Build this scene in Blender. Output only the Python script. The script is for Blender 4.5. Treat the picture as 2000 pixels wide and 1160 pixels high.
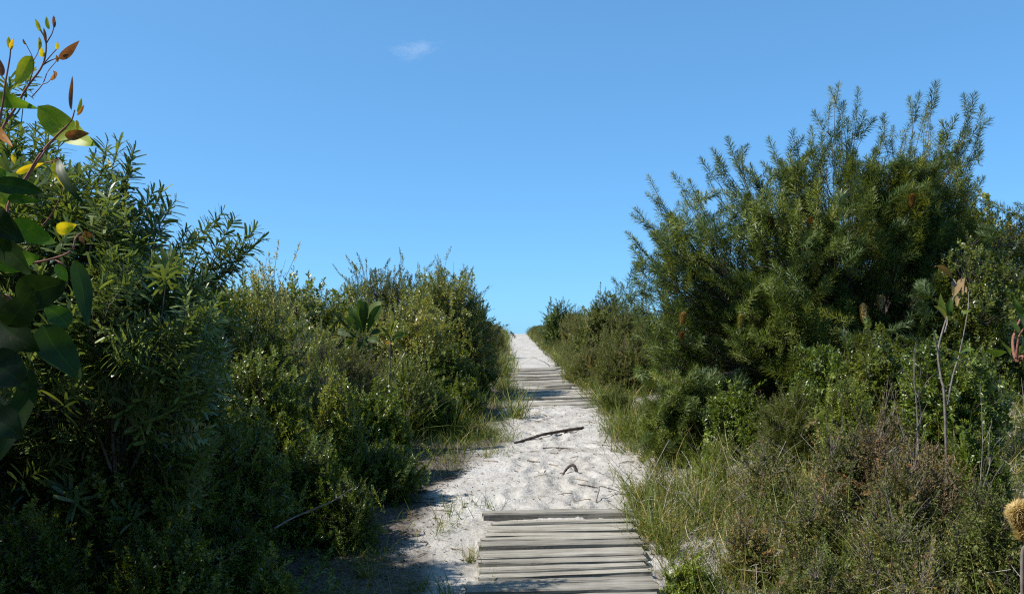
import bpy, math, random
import numpy as np

# ------------------------------------------------------------------ camera, sky, sun
C = bpy.context.scene
for o in list(bpy.data.objects):
    bpy.data.objects.remove(o)
COL = C.collection
EYE, F, PITCH = 1.6, 1732.0, math.radians(3.3)
cam_data = bpy.data.cameras.new("camera")
cam = bpy.data.objects.new("camera", cam_data)
COL.objects.link(cam)
cam.location = (0, 0, EYE)
cam.rotation_euler = (math.pi / 2 + PITCH, 0, 0)
cam_data.sensor_width = 36.0
cam_data.lens = 36.0 * F / 2000.0
cam_data.clip_start = 0.05
cam_data.clip_end = 9000
C.camera = cam

SUN_AZ, SUN_EL = math.radians(-104), math.radians(49)      # measured from straight ahead (+Y), minus = left
world = bpy.data.worlds.new("World")
C.world = world
world.use_nodes = True
wn, wl = world.node_tree.nodes, world.node_tree.links
sky = wn.new("ShaderNodeTexSky")
sky.sky_type = 'NISHITA'
sky.sun_disc = False
sky.sun_elevation = SUN_EL
sky.sun_rotation = SUN_AZ
sky.altitude = 0
sky.air_density = 0.6
sky.dust_density = 0.75
sky.ozone_density = 10.0
# the clear coastal sky of the photograph: softer gradient, bluer
sky_gamma = wn.new("ShaderNodeGamma")
sky_gamma.inputs[1].default_value = 0.6
sky_tint = wn.new("ShaderNodeVectorMath")
sky_tint.operation = 'MULTIPLY'
sky_tint.inputs[1].default_value = (1.01, 1.72, 2.05)
wn["Background"].inputs[1].default_value = 0.12
wl.new(sky.outputs[0], sky_gamma.inputs[0])
wl.new(sky_gamma.outputs[0], sky_tint.inputs[0])
wl.new(sky_tint.outputs[0], wn["Background"].inputs[0])

sd = bpy.data.lights.new("sun", 'SUN')
sun = bpy.data.objects.new("sun", sd)
COL.objects.link(sun)
sd.energy = 5.0
sd.angle = math.radians(0.5)
sd.color = (1.0, 0.95, 0.87)
from mathutils import Vector, Matrix
sv = Vector((math.sin(SUN_AZ) * math.cos(SUN_EL), math.cos(SUN_AZ) * math.cos(SUN_EL), math.sin(SUN_EL)))
sun.rotation_euler = sv.to_track_quat('Z', 'Y').to_euler()
sun.location = (-20, 5, 30)

C.view_settings.view_transform = 'Standard'
C.view_settings.look = 'None'
C.view_settings.exposure = 0.75
C.view_settings.gamma = 1.0
C.render.engine = 'CYCLES'
C.cycles.max_bounces = 6
C.cycles.diffuse_bounces = 3
C.cycles.glossy_bounces = 2
C.cycles.transmission_bounces = 4
C.cycles.transparent_max_bounces = 4
C.cycles.volume_bounces = 1
C.cycles.use_denoising = False
C.cycles.filter_width = 1.2
C.cycles.sample_clamp_indirect = 4.0

# ------------------------------------------------------------------ helpers
RNG = np.random.default_rng(11)


def norm(v):
    return v / np.maximum(np.linalg.norm(v, axis=-1, keepdims=True), 1e-9)


def vnoise(p, seed=0):
    p = np.asarray(p, float)
    if p.shape[-1] == 2:
        p = np.concatenate([p, np.zeros(p.shape[:-1] + (1,))], -1)
    i = np.floor(p).astype(np.int64)
    f = p - i
    f = f * f * (3 - 2 * f)
    out = np.zeros(p.shape[:-1])
    for dx in (0, 1):
        for dy in (0, 1):
            for dz in (0, 1):
                h = ((i[..., 0] + dx) * 374761393 + (i[..., 1] + dy) * 668265263 + (i[..., 2] + dz) * 2147483647 + seed * 974711) & 0xFFFFFFFF
                h = ((h ^ (h >> 13)) * 1274126177) & 0xFFFFFFFF
                h = (h ^ (h >> 16)) / 4294967295.0
                w = (f[..., 0] if dx else 1 - f[..., 0]) * (f[..., 1] if dy else 1 - f[..., 1]) * (f[..., 2] if dz else 1 - f[..., 2])
                out += h * w
    return out


def P(px, py, d):
    """world point seen at photo pixel (px, py), d metres ahead"""
    u, v = (px - 1000) / F, (580 - py) / F
    y = math.cos(PITCH) - math.sin(PITCH) * v
    z = math.sin(PITCH) + math.cos(PITCH) * v
    return np.array([u / y * d, d, EYE + z / y * d])


def ss(a, b, x):
    t = np.clip((x - a) / (b - a), 0, 1)
    return t * t * (3 - 2 * t)


_yy = np.arange(-40, 3000, 0.1)
_zz = np.interp(_yy, [-40, -10, 0, 2.5, 4.75, 6, 8, 10.8, 15, 19, 26, 35, 44, 48, 51, 58, 90, 160, 400, 3000],
                [-1.5, -.3, 0, .1, .31, .49, .68, .88, 1.05, 1.18, 1.45, 1.82, 2.24, 2.36, 2.33, 1.9, -.5, -4, -8, -8])
_k = np.exp(-np.linspace(-2, 2, 15) ** 2)
_zs = np.convolve(np.pad(_zz, 7, mode='edge'), _k / _k.sum(), mode='valid')


def pathc(y):
    return np.interp(y, [0, 4.75, 6, 10.8, 19, 30, 45, 60], [.2, .25, .31, .55, .55, .45, .32, .2])


def ground(x, y):
    x, y = np.asarray(x, float), np.asarray(y, float)
    z = np.interp(y, _yy, _zs)
    dx = x - pathc(y)
    fade = 1 - ss(48, 80, y)
    z = z + fade * (0.42 * ss(0.6, 2.6, dx) + 0.22 * ss(1.0, 3.0, -dx) + 0.25 * ss(3, 9, np.abs(dx)) + 0.8 * ss(8, 40, np.abs(dx)) * ss(14, 40, y))
    q = np.stack([x, y], -1)
    z = z + fade * 0.10 * (vnoise(q * 0.7, 3) - .5) * ss(0.6, 1.6, np.abs(dx))
    return z


def sand_amount(x, y):
    dx = x - pathc(y)
    wl_ = np.interp(y, [2, 4, 5.5, 7, 8.5, 10.8, 13, 19, 27, 47], [.75, .8, .9, .78, .62, .56, .52, .56, .62, .5])
    wr_ = np.interp(y, [2, 4, 5.8, 7.6, 8.6, 10.8, 19, 27, 47], [.5, .55, .56, .68, .56, .5, .46, .56, .48])
    q = np.stack([x, y], -1)
    n = (vnoise(q * 2.1, 5) - .5) * .5 + (vnoise(q * 6, 6) - .5) * .3
    d = np.where(dx < 0, wl_ + dx, wr_ - dx) + n * 0.6
    patch = .62 * ss(.52, .68, vnoise(q * 1.9 + 7, 57)) * ss(.3, .6, dx) * (1 - ss(1.5, 2.4, dx)) * (1 - ss(12, 18, y))
    return np.maximum(ss(-0.12, 0.12, d), patch)


class Acc:
    def __init__(s):
        s.v, s.f, s.t, s.n = [], [], [], 0

    def add(s, v, f, t):
        v = np.asarray(v, float).reshape(-1, 3)
        f = np.asarray(f, np.int64).reshape(-1, 4)
        s.v.append(v)
        s.f.append(f + s.n)
        s.t.append(np.broadcast_to(np.asarray(t, float), (len(f),)).copy())
        s.n += len(v)

    def build(s, name, mat, parent=None, origin=(0, 0, 0), smooth=False):
        me = bpy.data.meshes.new(name)
        v = np.concatenate(s.v) - np.asarray(origin, float)
        f = np.concatenate(s.f)
        t = np.concatenate(s.t)
        me.vertices.add(len(v))
        me.vertices.foreach_set("co", v.astype(np.float32).ravel())
        me.loops.add(f.size)
        me.loops.foreach_set("vertex_index", f.astype(np.int32).ravel())
        me.polygons.add(len(f))
        me.polygons.foreach_set("loop_start", (np.arange(len(f)) * 4).astype(np.int32))
        if smooth:
            me.polygons.foreach_set("use_smooth", np.ones(len(f), bool))
        a = me.attributes.new("tint", 'FLOAT', 'FACE')
        a.data.foreach_set("value", np.clip(t, 0, 1).astype(np.float32))
        me.update(calc_edges=True)
        me.materials.append(mat)
        o = bpy.data.objects.new(name, me)
        COL.objects.link(o)
        if parent is not None:
            o.parent = parent
        else:
            o.location = origin
        return o


def tag(o, label=None, cat=None, group=None, kind=None):
    if label:
        o["label"] = label
    if cat:
        o["category"] = cat
    if group:
        o["group"] = group
    if kind:
        o["kind"] = kind
    return o


def thing(name, label, cat, loc, group=None):
    o = bpy.data.objects.new(name, None)
    o.empty_display_size = 0.1
    COL.objects.link(o)
    o.location = tuple(float(c) for c in loc)
    return tag(o, label, cat, group)


def dup(root, loc, rotz=0.0, scale=(1, 1, 1), label=None, group=None):
    r = root.copy()
    COL.objects.link(r)
    r.location = tuple(float(c) for c in loc)
    r.rotation_euler = (0, 0, rotz)
    r.scale = scale
    if label:
        r["label"] = label
    if group:
        r["group"] = group
    for ch in list(root.children):
        c = ch.copy()
        COL.objects.link(c)
        c.parent = r
    return r


# ---- geometry builders
def frames(d, roll):
    """rotation matrices (k,3,3) whose column 2 is d"""
    d = norm(d)
    ref = np.where(np.abs(d[:, 2:3]) > .9, np.array([[1., 0, 0]]), np.array([[0, 0, 1.]]))
    x = norm(np.cross(ref, d))
    y = np.cross(d, x)
    c, s_ = np.cos(roll)[:, None], np.sin(roll)[:, None]
    return np.stack([x * c + y * s_, -x * s_ + y * c, d], -1)


def inst(acc, tm, R, pos, sc, tint):
    v, f, t = tm
    k, n = len(pos), len(v)
    if k == 0:
        return
    W = np.einsum('kij,nj->kni', R, v) * np.asarray(sc).reshape(-1, 1, 1) + pos[:, None, :]
    FF = f[None] + (np.arange(k) * n)[:, None, None]
    T = t[None] + np.asarray(tint).reshape(-1, 1)
    acc.add(W.reshape(-1, 3), FF.reshape(-1, 4), T.ravel())


def tubes(acc, pts, rad, sides=4, tint=0.5):
    """pts (m,n,3), rad (m,n) or broadcastable"""
    pts = np.asarray(pts, float)
    if pts.ndim == 2:
        pts = pts[None]
    m, n = pts.shape[:2]
    rad = np.broadcast_to(np.asarray(rad, float), (m, n))
    tan = norm(np.gradient(pts, axis=1))
    ref = np.where(np.abs(tan[..., 2:3]) > .8, np.array([1., 0, 0]), np.array([0, 0, 1.]))
    x = norm(np.cross(ref, tan))
    y = np.cross(tan, x)
    a = np.arange(sides) * 2 * np.pi / sides
    ring = pts[:, :, None] + rad[:, :, None, None] * (x[:, :, None] * np.cos(a)[:, None] + y[:, :, None] * np.sin(a)[:, None])
    idx = np.arange(n * sides).reshape(n, sides)
    q = np.stack([idx[:-1], np.roll(idx, -1, 1)[:-1], np.roll(idx, -1, 1)[1:], idx[1:]], -1).reshape(-1, 4)
    FF = q[None] + (np.arange(m) * n * sides)[:, None, None]
    tt = np.broadcast_to(np.asarray(tint, float).reshape(-1, 1), (m, len(q)))
    acc.add(ring.reshape(-1, 3), FF.reshape(-1, 4), tt.ravel())


def bez(p0, p1, p2, n):
    t = np.linspace(0, 1, n)[:, None]
    p0, p1, p2 = (np.asarray(p)[..., None, :] for p in (p0, p1, p2))
    return (1 - t) ** 2 * p0 + 2 * t * (1 - t) * p1 + t * t * p2


def catmull(pts, n=6):
    pts = np.asarray(pts, float)
    p = np.vstack([2 * pts[0] - pts[1], pts, 2 * pts[-1] - pts[-2]])
    out = []
    for i in range(1, len(p) - 2):
        t = np.linspace(0, 1, n, endpoint=False)[:, None]
        a, b, c, d = p[i - 1], p[i], p[i + 1], p[i + 2]
        out.append(.5 * (2 * b + (c - a) * t + (2 * a - 5 * b + 4 * c - d) * t ** 2 + (3 * b - a - 3 * c + d) * t ** 3))
    out.append(pts[-1:])
    return np.vstack(out)


def leaf_diamond(w, wide=.5):
    v = np.array([[0, 0, 0], [w / 2, wide, 0.03], [0, 1, 0], [-w / 2, wide, .03]])
    return v, np.array([[0, 1, 2, 3]]), np.zeros(1)


def leaf_strip(w, prof, curl=0.15):
    ys = np.linspace(0, 1, len(prof))
    v, f = [], []
    for y, p in zip(ys, prof):
        z = -curl * y * y
        v += [[w * p / 2, y, z], [-w * p / 2, y, z]]
    for i in range(len(prof) - 1):
        f.append([2 * i, 2 * i + 2, 2 * i + 3, 2 * i + 1])
    return np.array(v, float), np.array(f), np.zeros(len(f))


def sprig(rng, L, n, leaf, leafL, a0, a1, jit=.2, t0=.05, spread=.12, tvar=.12):
    """leaves round a shoot along +Z from 0 to L"""
    v, f, t = leaf
    ts = np.clip(np.linspace(t0, 1, n) + rng.normal(0, .5 / n, n), 0, 1)
    phi = np.arange(n) * 2.39996 + rng.normal(0, jit, n)
    a = np.radians(a0 + (a1 - a0) * ts ** 1.3) + rng.normal(0, jit * .8, n)
    X = np.stack([np.sin(phi), -np.cos(phi), 0 * phi], -1)
    Y = np.stack([np.sin(a) * np.cos(phi), np.sin(a) * np.sin(phi), np.cos(a)], -1)
    Z = np.cross(X, Y)
    R = np.stack([X, Y, Z], -1)
    tw = rng.normal(0, .35, n)
    c, s_ = np.cos(tw)[:, None], np.sin(tw)[:, None]
    R = np.stack([X * c + Z * s_, Y, -X * s_ + Z * c], -1)
    pos = np.stack([0 * ts, 0 * ts, ts * L * .97], -1) + rng.normal(0, spread * .02, (n, 3))
    sc = leafL * rng.uniform(.7, 1.15, n) * (1 - .45 * np.clip((ts - .75) / .25, 0, 1))
    acc = Acc()
    inst(acc, leaf, R, pos, sc, rng.normal(0, tvar, n))
    return np.concatenate(acc.v), np.concatenate(acc.f), np.concatenate(acc.t)


SPR = {}
_r = np.random.default_rng(3)
LEAF_BANKSIA = leaf_strip(.17, [.3, .75, 1.0, 1.0, .7], .2)
for key, L, n, leaf, lL, a0, a1, jit in (
        ('banksia', .22, 42, LEAF_BANKSIA, .078, 85, 28, .25),
        ('needle', .28, 108, leaf_diamond(.10), .074, 76, 40, .24),
        ('tea', .22, 42, leaf_diamond(.48), .034, 82, 48, .5),
        ('teabig', .24, 36, leaf_diamond(.48), .042, 80, 45, .5),
        ('fine', .18, 66, leaf_diamond(.3), .021, 75, 38, .45),
        ('low', .15, 52, leaf_diamond(.44), .024, 78, 35, .45),
        ('sparse', .2, 40, leaf_diamond(.4), .019, 75, 40, .6),
        ('soft', .26, 80, leaf_diamond(.09), .046, 65, 30, .35)):
    SPR[key] = [sprig(_r, L, n, leaf, lL, a0, a1, jit) for _ in range(5)]
    SPR[key + '_L'] = L


def kmeans(x, k, rng, it=5):
    k = min(k, len(x))
    c = x[rng.choice(len(x), k, replace=False)].copy()
    for _ in range(it):
        a = ((x[:, None] - c[None]) ** 2).sum(-1).argmin(1)
        for j in range(k):
            if (a == j).any():
                c[j] = x[a == j].mean(0)
    return c, a


def grow(rng, base, tips, dirs, k1, k2, r0, acc, twig=.0022, lo=.5, tint=.5):
    """branches from base to every tip, gathered in two levels"""
    base = np.asarray(base, float)
    c1, a1 = kmeans(tips, k1, rng)
    n1s = []
    for j in range(len(c1)):
        m = a1 == j
        if not m.any():
            continue
        T, D = tips[m], dirs[m]
        c = c1[j]
        n1 = base + (c - base) * lo + rng.normal(0, .04, 3) * np.linalg.norm(c - base)
        start = base + np.array([*rng.normal(0, r0 * 1.2, 2), -.03])
        mid = base + (n1 - base) * .5 + np.array([0, 0, .12 * np.linalg.norm(n1 - base)]) + rng.normal(0, .05, 3) * np.linalg.norm(n1 - base)
        tubes(acc, bez(start, mid, n1, 7), np.linspace(r0, r0 * .6, 7), 6, tint)
        c2, a2 = kmeans(T, max(1, int(round(k2 * len(T) / len(tips)))), rng)
        for q in range(len(c2)):
            mm = a2 == q
            if not mm.any():
                continue
            TT, DD = T[mm], D[mm]
            n2 = n1 + (c2[q] - n1) * .6
            mid = n1 + (n2 - n1) * .5 + rng.normal(0, .08, 3) * np.linalg.norm(n2 - n1)
            tubes(acc, bez(n1, mid, n2, 5), np.linspace(r0 * .55, r0 * .28, 5), 4, tint)
            g = np.linalg.norm(TT - n2, axis=1, keepdims=True)
            mids = TT - DD * g * .5
            rr = np.linspace(1, .45, 5)[None] * np.minimum(twig * (.8 + g * 1.2), r0 * .28)
            tubes(acc, bez(np.broadcast_to(n2, TT.shape), mids, TT, 5), rr, 3, tint)


def dome(rng, n, rx, ry, h, seed, shell=.55, lump=.35, up=.7, shoots=.06, low=.36):
    d = norm(rng.normal(0, 1, (n, 3)))
    r = shell + (1 - shell) * rng.uniform(0, 1, n) ** .7
    R = 1 - lump * .75 + lump * .95 * vnoise(d * 2.1 + seed * 7.7, seed) + lump * .55 * vnoise(d * 5.0 + seed * 3.1, seed + 5)
    r = r * R
    sh = rng.uniform(0, 1, n) < shoots
    r = np.where(sh, r * (1.06 + .28 * rng.uniform(0, 1, n) ** 1.5), r)
    p = np.stack([rx * d[:, 0], ry * d[:, 1], np.where(d[:, 2] > 0, .6 * h, low * h) * d[:, 2]], -1) * r[:, None]
    p[:, 2] += .4 * h
    dirs = norm(d * .7 + np.array([0, 0, up * .85]) + rng.normal(0, .42, (n, 3)))
    return p, dirs


def leafy(rng, acc, key, tips, dirs, tint, size=1.0, tsp=.1):
    S, L = SPR[key], SPR[key + '_L']
    n = len(tips)
    which = rng.integers(0, len(S), n)
    sc = size * rng.uniform(.75, 1.2, n)
    tint = np.broadcast_to(tint, (n,)) + rng.normal(0, tsp, n)
    for w in range(len(S)):
        m = which == w
        if m.any():
            inst(acc, S[w], frames(dirs[m], rng.uniform(0, 6.28, m.sum())), tips[m] - norm(dirs[m]) * (L * sc[m])[:, None], sc[m], tint[m])


# ------------------------------------------------------------------ materials
def mat(name):
    m = bpy.data.materials.new(name)
    m.use_nodes = True
    n, l = m.node_tree.nodes, m.node_tree.links
    return m, n, l, n["Principled BSDF"], n["Material Output"]


GAIN = (1.65, 1.45, .9)


def leaf_mat(name, ramp, under=None, transl=.27, rough=.36, spec=.5, tr_gain=1.6):
    m, n, l, b, out = mat(name)
    a = n.new("ShaderNodeAttribute")
    a.attribute_name = "tint"
    cr = n.new("ShaderNodeValToRGB")
    el = cr.color_ramp.elements
    while len(el) < len(ramp):
        el.new(.5)
    for e, (p, c) in zip(el, ramp):
        e.position = p
        e.color = (*[min(.75, q * g_) for q, g_ in zip(c, GAIN)], 1)
    l.new(a.outputs["Fac"], cr.inputs[0])
    colr = cr.outputs[0]
    if under:
        g = n.new("ShaderNodeNewGeometry")
        mx = n.new("ShaderNodeMix")
        mx.data_type = 'RGBA'
        l.new(g.outputs["Backfacing"], mx.inputs[0])
        l.new(colr, mx.inputs[6])
        mx.inputs[7].default_value = (*under, 1)
        colr = mx.outputs[2]
    l.new(colr, b.inputs["Base Color"])
    b.inputs["Roughness"].default_value = rough
    b.inputs["Specular IOR Level"].default_value = spec
    t = n.new("ShaderNodeBsdfTranslucent")
    g2 = n.new("ShaderNodeMix")
    g2.data_type = 'RGBA'
    g2.blend_type = 'MULTIPLY'
    g2.inputs[0].default_value = 1
    l.new(cr.outputs[0], g2.inputs[6])
    g2.inputs[7].default_value = (tr_gain * 1.15, tr_gain * 1.1, tr_gain * .5, 1)
    l.new(g2.outputs[2], t.inputs[0])
    ms = n.new("ShaderNodeMixShader")
    ms.inputs[0].default_value = transl
    l.new(b.outputs[0], ms.inputs[1])
    l.new(t.outputs[0], ms.inputs[2])
    l.new(ms.outputs[0], out.inputs[0])
    return m


M = {}
M['banksia'] = leaf_mat('banksia_leaf', [(0, (.024, .045, .016)), (.45, (.074, .116, .044)), (.8, (.12, .16, .06)), (1, (.16, .17, .05))], under=(.075, .115, .045), rough=.4)
M['needle'] = leaf_mat('needle_leaf', [(0, (.016, .034, .012)), (.4, (.048, .078, .020)), (.75, (.088, .118, .032)), (1, (.15, .175, .035))], under=(.06, .092, .028), rough=.45, transl=.2, spec=.3)
M['tea'] = leaf_mat('small_leaf', [(0, (.02, .032, .01)), (.4, (.064, .092, .021)), (.75, (.115, .142, .036)), (1, (.2, .19, .07))], rough=.36)
M['pale'] = leaf_mat('pale_leaf', [(0, (.06, .075, .04)), (.5, (.16, .18, .11)), (1, (.32, .32, .22))], rough=.5)
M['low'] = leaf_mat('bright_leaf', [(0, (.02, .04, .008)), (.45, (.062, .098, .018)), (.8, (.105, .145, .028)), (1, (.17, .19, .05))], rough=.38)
M['heath'] = leaf_mat('heath_leaf', [(0, (.028, .036, .012)), (.35, (.056, .082, .026)), (.6, (.088, .102, .045)), (.82, (.12, .112, .065)), (1, (.12, .068, .04))], rough=.55, spec=.25)
M['brown'] = leaf_mat('brown_leaf', [(0, (.035, .034, .018)), (.4, (.075, .066, .04)), (.75, (.12, .092, .065)), (1, (.14, .07, .042))], rough=.6, spec=.2, tr_gain=1.1)
M['grass'] = leaf_mat('grass_blade', [(0, (.025, .045, .01)), (.4, (.065, .10, .022)), (.65, (.10, .115, .04)), (.85, (.17, .15, .08)), (1, (.27, .24, .17))], rough=.5, spec=.3)
M['gum'] = leaf_mat('gum_leaf', [(0, (.006, .014, .005)), (.12, (.012, .034, .007)), (.25, (.03, .085, .012)), (.45, (.09, .17, .015)), (.6, (.24, .27, .02)), (.75, (.45, .38, .02)), (.88, (.28, .12, .03)), (.95, (.11, .05, .03)), (1, (.065, .03, .03))], rough=.45, spec=.25, transl=.36)  # darkest stops paint deep shade into the near leaves
_m = M['gum']
_n, _l = _m.node_tree.nodes, _m.node_tree.links
_b = _n["Principled BSDF"]
_src = _b.inputs["Base Color"].links[0].from_socket
_tc = _n.new("ShaderNodeTexCoord")
_nz = _n.new("ShaderNodeTexNoise")
_nz.inputs["Scale"].default_value = 130
_nz.inputs["Detail"].default_value = 3
_l.new(_tc.outputs["Object"], _nz.inputs[0])
_r = _n.new("ShaderNodeValToRGB")
_r.color_ramp.elements[0].position, _r.color_ramp.elements[1].position = .64, .70
_l.new(_nz.outputs[0], _r.inputs[0])
_x = _n.new("ShaderNodeMix")
_x.data_type = 'RGBA'
_l.new(_r.outputs[0], _x.inputs[0])
_l.new(_src, _x.inputs[6])
_x.inputs[7].default_value = (.09, .045, .02, 1)
_l.new(_x.outputs[2], _b.inputs["Base Color"])
M['serrata'] = leaf_mat('broad_leaf', [(0, (.012, .026, .009)), (.5, (.03, .06, .015)), (.8, (.09, .12, .025)), (1, (.14, .08, .04))], under=(.06, .08, .04), rough=.6, spec=.2)
M['litter'] = leaf_mat('litter_leaf', [(0, (.02, .015, .01)), (.4, (.06, .045, .03)), (.7, (.13, .10, .075)), (1, (.26, .22, .17))], rough=.7, spec=.2, transl=.1)


def bark_mat(name, c0, c1, scale=25):
    m, n, l, b, out = mat(name)
    tc = n.new("ShaderNodeTexCoord")
    nz = n.new("ShaderNodeTexNoise")
    nz.inputs["Scale"].default_value = scale
    nz.inputs["Detail"].default_value = 5
    l.new(tc.outputs["Object"], nz.inputs[0])
    cr = n.new("ShaderNodeValToRGB")
    cr.color_ramp.elements[0].position = .3
    cr.color_ramp.elements[1].position = .7
    cr.color_ramp.elements[0].color = (*c0, 1)
    cr.color_ramp.elements[1].color = (*c1, 1)
    l.new(nz.outputs[0], cr.inputs[0])
    l.new(cr.outputs[0], b.inputs["Base Color"])
    b.inputs["Roughness"].default_value = .75
    b.inputs["Specular IOR Level"].default_value = .2
    bp = n.new("ShaderNodeBump")
    bp.inputs["Strength"].default_value = .5
    bp.inputs["Distance"].default_value = .004
    l.new(nz.outputs[0], bp.inputs["Height"])
    l.new(bp.outputs[0], b.inputs["Normal"])
    return m


M['bark'] = bark_mat('bark', (.07, .055, .045), (.19, .165, .14))
M['bark_dark'] = bark_mat('dark_bark', (.035, .028, .022), (.11, .09, .075))
M['twig'] = bark_mat('brown_twig', (.10, .07, .045), (.22, .17, .12), 40)
M['red_twig'] = bark_mat('red_twig', (.13, .05, .035), (.24, .12, .085), 60)
M['dead'] = bark_mat('dead_wood', (.20, .175, .15), (.42, .38, .33), 40)
M['stick'] = bark_mat('fallen_stick', (.03, .022, .018), (.12, .09, .07), 40)


def bristle_mat(name, ramp):
    return leaf_mat(name, ramp, transl=.25, rough=.7, spec=.15, tr_gain=1.0)


M['cone'] = bristle_mat('spent_cone', [(0, (.06, .035, .02)), (.5, (.18, .125, .06)), (1, (.28, .22, .125))])
M['straw'] = bristle_mat('straw_flower', [(0, (.14, .11, .07)), (.5, (.28, .235, .165)), (1, (.36, .32, .25))])
M['cone_green'] = bristle_mat('green_cone', [(0, (.06, .07, .025)), (.5, (.15, .16, .06)), (1, (.25, .24, .11))])
M['cone_rust'] = bristle_mat('rust_cone', [(0, (.05, .025, .014)), (.5, (.11, .06, .026)), (1, (.17, .10, .05))])
M['cone_grey'] = bristle_mat('grey_cone', [(0, (.09, .08, .065)), (.5, (.2, .18, .15)), (1, (.32, .3, .26))])

# sand and soil: one material, the mix read from the mesh
m, n, l, b, out = mat('sandy_soil')
tc = n.new("ShaderNodeTexCoord")
at = n.new("ShaderNodeAttribute")
at.attribute_name = "sand"


def noise(scale, detail=4, rough=.55):
    q = n.new("ShaderNodeTexNoise")
    q.inputs["Scale"].default_value = scale
    q.inputs["Detail"].default_value = detail
    q.inputs["Roughness"].default_value = rough
    l.new(tc.outputs["Object"], q.inputs[0])
    return q


def ramp(src, stops):
    r = n.new("ShaderNodeValToRGB")
    el = r.color_ramp.elements
    while len(el) < len(stops):
        el.new(.5)
    for e, (p, c) in zip(el, stops):
        e.position = p
        e.color = (*c, 1) if len(c) == 3 else c
    l.new(src, r.inputs[0])
    return r


def mixc(fac, a, b_, mode='MIX'):
    q = n.new("ShaderNodeMix")
    q.data_type = 'RGBA'
    q.blend_type = mode
    for s_, i in ((fac, 0), (a, 6), (b_, 7)):
        if hasattr(s_, 'links'):
            l.new(s_, q.inputs[i])
        else:
            q.inputs[i].default_value = s_ if i == 0 else (*s_, 1)
    return q.outputs[2]


big, fine, speck = noise(1.6), noise(38, 6, .7), noise(120, 3, .7)
sandc = ramp(big.outputs[0], [(.3, (.36, .34, .305)), (.55, (.445, .425, .395)), (.75, (.48, .465, .435))])
sandc2 = mixc(.7, sandc.outputs[0], ramp(fine.outputs[0], [(.3, (.62, .6, .57)), (.6, (1, 1, 1))]).outputs[0], 'MULTIPLY')
trod = noise(5.5, 5, .65)
sandc2 = mixc(1.0, sandc2, ramp(trod.outputs[0], [(.33, (.68, .67, .65)), (.5, (.92, .91, .90)), (.66, (1, 1, 1))]).outputs[0], 'MULTIPLY')
sandc3 = mixc(ramp(speck.outputs[0], [(.58, (0, 0, 0)), (.70, (.8, .8, .8))]).outputs[0], sandc2, (.12, .10, .08))
soil = ramp(fine.outputs[0], [(.25, (.035, .027, .02)), (.5, (.09, .075, .06)), (.75, (.20, .175, .15))])
l.new(mixc(at.outputs["Fac"], soil.outputs[0], sandc3), b.inputs["Base Color"])
b.inputs["Roughness"].default_value = .9
b.inputs["Specular IOR Level"].default_value = .15
bp = n.new("ShaderNodeBump")
bp.inputs["Strength"].default_value = .9
bp.inputs["Distance"].default_value = .025
mid = noise(24, 6, .65)
l.new(mid.outputs[0], bp.inputs["Height"])
l.new(bp.outputs[0], b.inputs["Normal"])
M['sand'] = m

# weathered timber
m, n, l, b, out = mat('weathered_timber')
tc = n.new("ShaderNodeTexCoord")
oi = n.new("ShaderNodeObjectInfo")
mp = n.new("ShaderNodeMapping")
mp.inputs["Scale"].default_value = (1.6, 34, 34)
l.new(tc.outputs["Object"], mp.inputs[0])
ad = n.new("ShaderNodeVectorMath")
l.new(mp.outputs[0], ad.inputs[0])
sc_ = n.new("ShaderNodeVectorMath")
sc_.operation = 'SCALE'
sc_.inputs[0].default_value = (37, 91, 53)
l.new(oi.outputs["Random"], sc_.inputs["Scale"])
l.new(sc_.outputs[0], ad.inputs[1])
gr = n.new("ShaderNodeTexNoise")
gr.inputs["Scale"].default_value = 1.7
gr.inputs["Detail"].default_value = 7
gr.inputs["Roughness"].default_value = .65
l.new(ad.outputs[0], gr.inputs[0])
wc = ramp(gr.outputs[0], [(.22, (.13, .12, .10)), (.36, (.28, .262, .225)), (.58, (.37, .35, .31)), (.8, (.44, .42, .375))])
st = noise(5, 5, .6)
wc2 = mixc(.8, wc.outputs[0], ramp(st.outputs[0], [(.3, (.62, .6, .55)), (.65, (1, 1, 1))]).outputs[0], 'MULTIPLY')
ck = n.new("ShaderNodeTexNoise")
ck.inputs["Scale"].default_value = 1.1
ck.inputs["Detail"].default_value = 4
mp2 = n.new("ShaderNodeVectorMath")
mp2.operation = 'MULTIPLY'
mp2.inputs[1].default_value = (.55, 2.2, 2.2)
l.new(ad.outputs[0], mp2.inputs[0])
l.new(mp2.outputs[0], ck.inputs[0])
wc2 = mixc(ramp(ck.outputs[0], [(.44, (0, 0, 0)), (.485, (.85, .85, .85)), (.52, (0, 0, 0))]).outputs[0], wc2, (.05, .042, .034))
vr = ramp(oi.outputs["Random"], [(0, (.70, .69, .67)), (.5, (.92, .90, .86)), (1, (1.0, .98, .92))])
l.new(mixc(1.0, wc2, vr.outputs[0], 'MULTIPLY'), b.inputs["Base Color"])
b.inputs["Roughness"].default_value = .8
b.inputs["Specular IOR Level"].default_value = .25
bp = n.new("ShaderNodeBump")
bp.inputs["Strength"].default_value = .5
bp.inputs["Distance"].default_value = .003
l.new(gr.outputs[0], bp.inputs["Height"])
l.new(bp.outputs[0], b.inputs["Normal"])
M['timber'] = m

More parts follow.
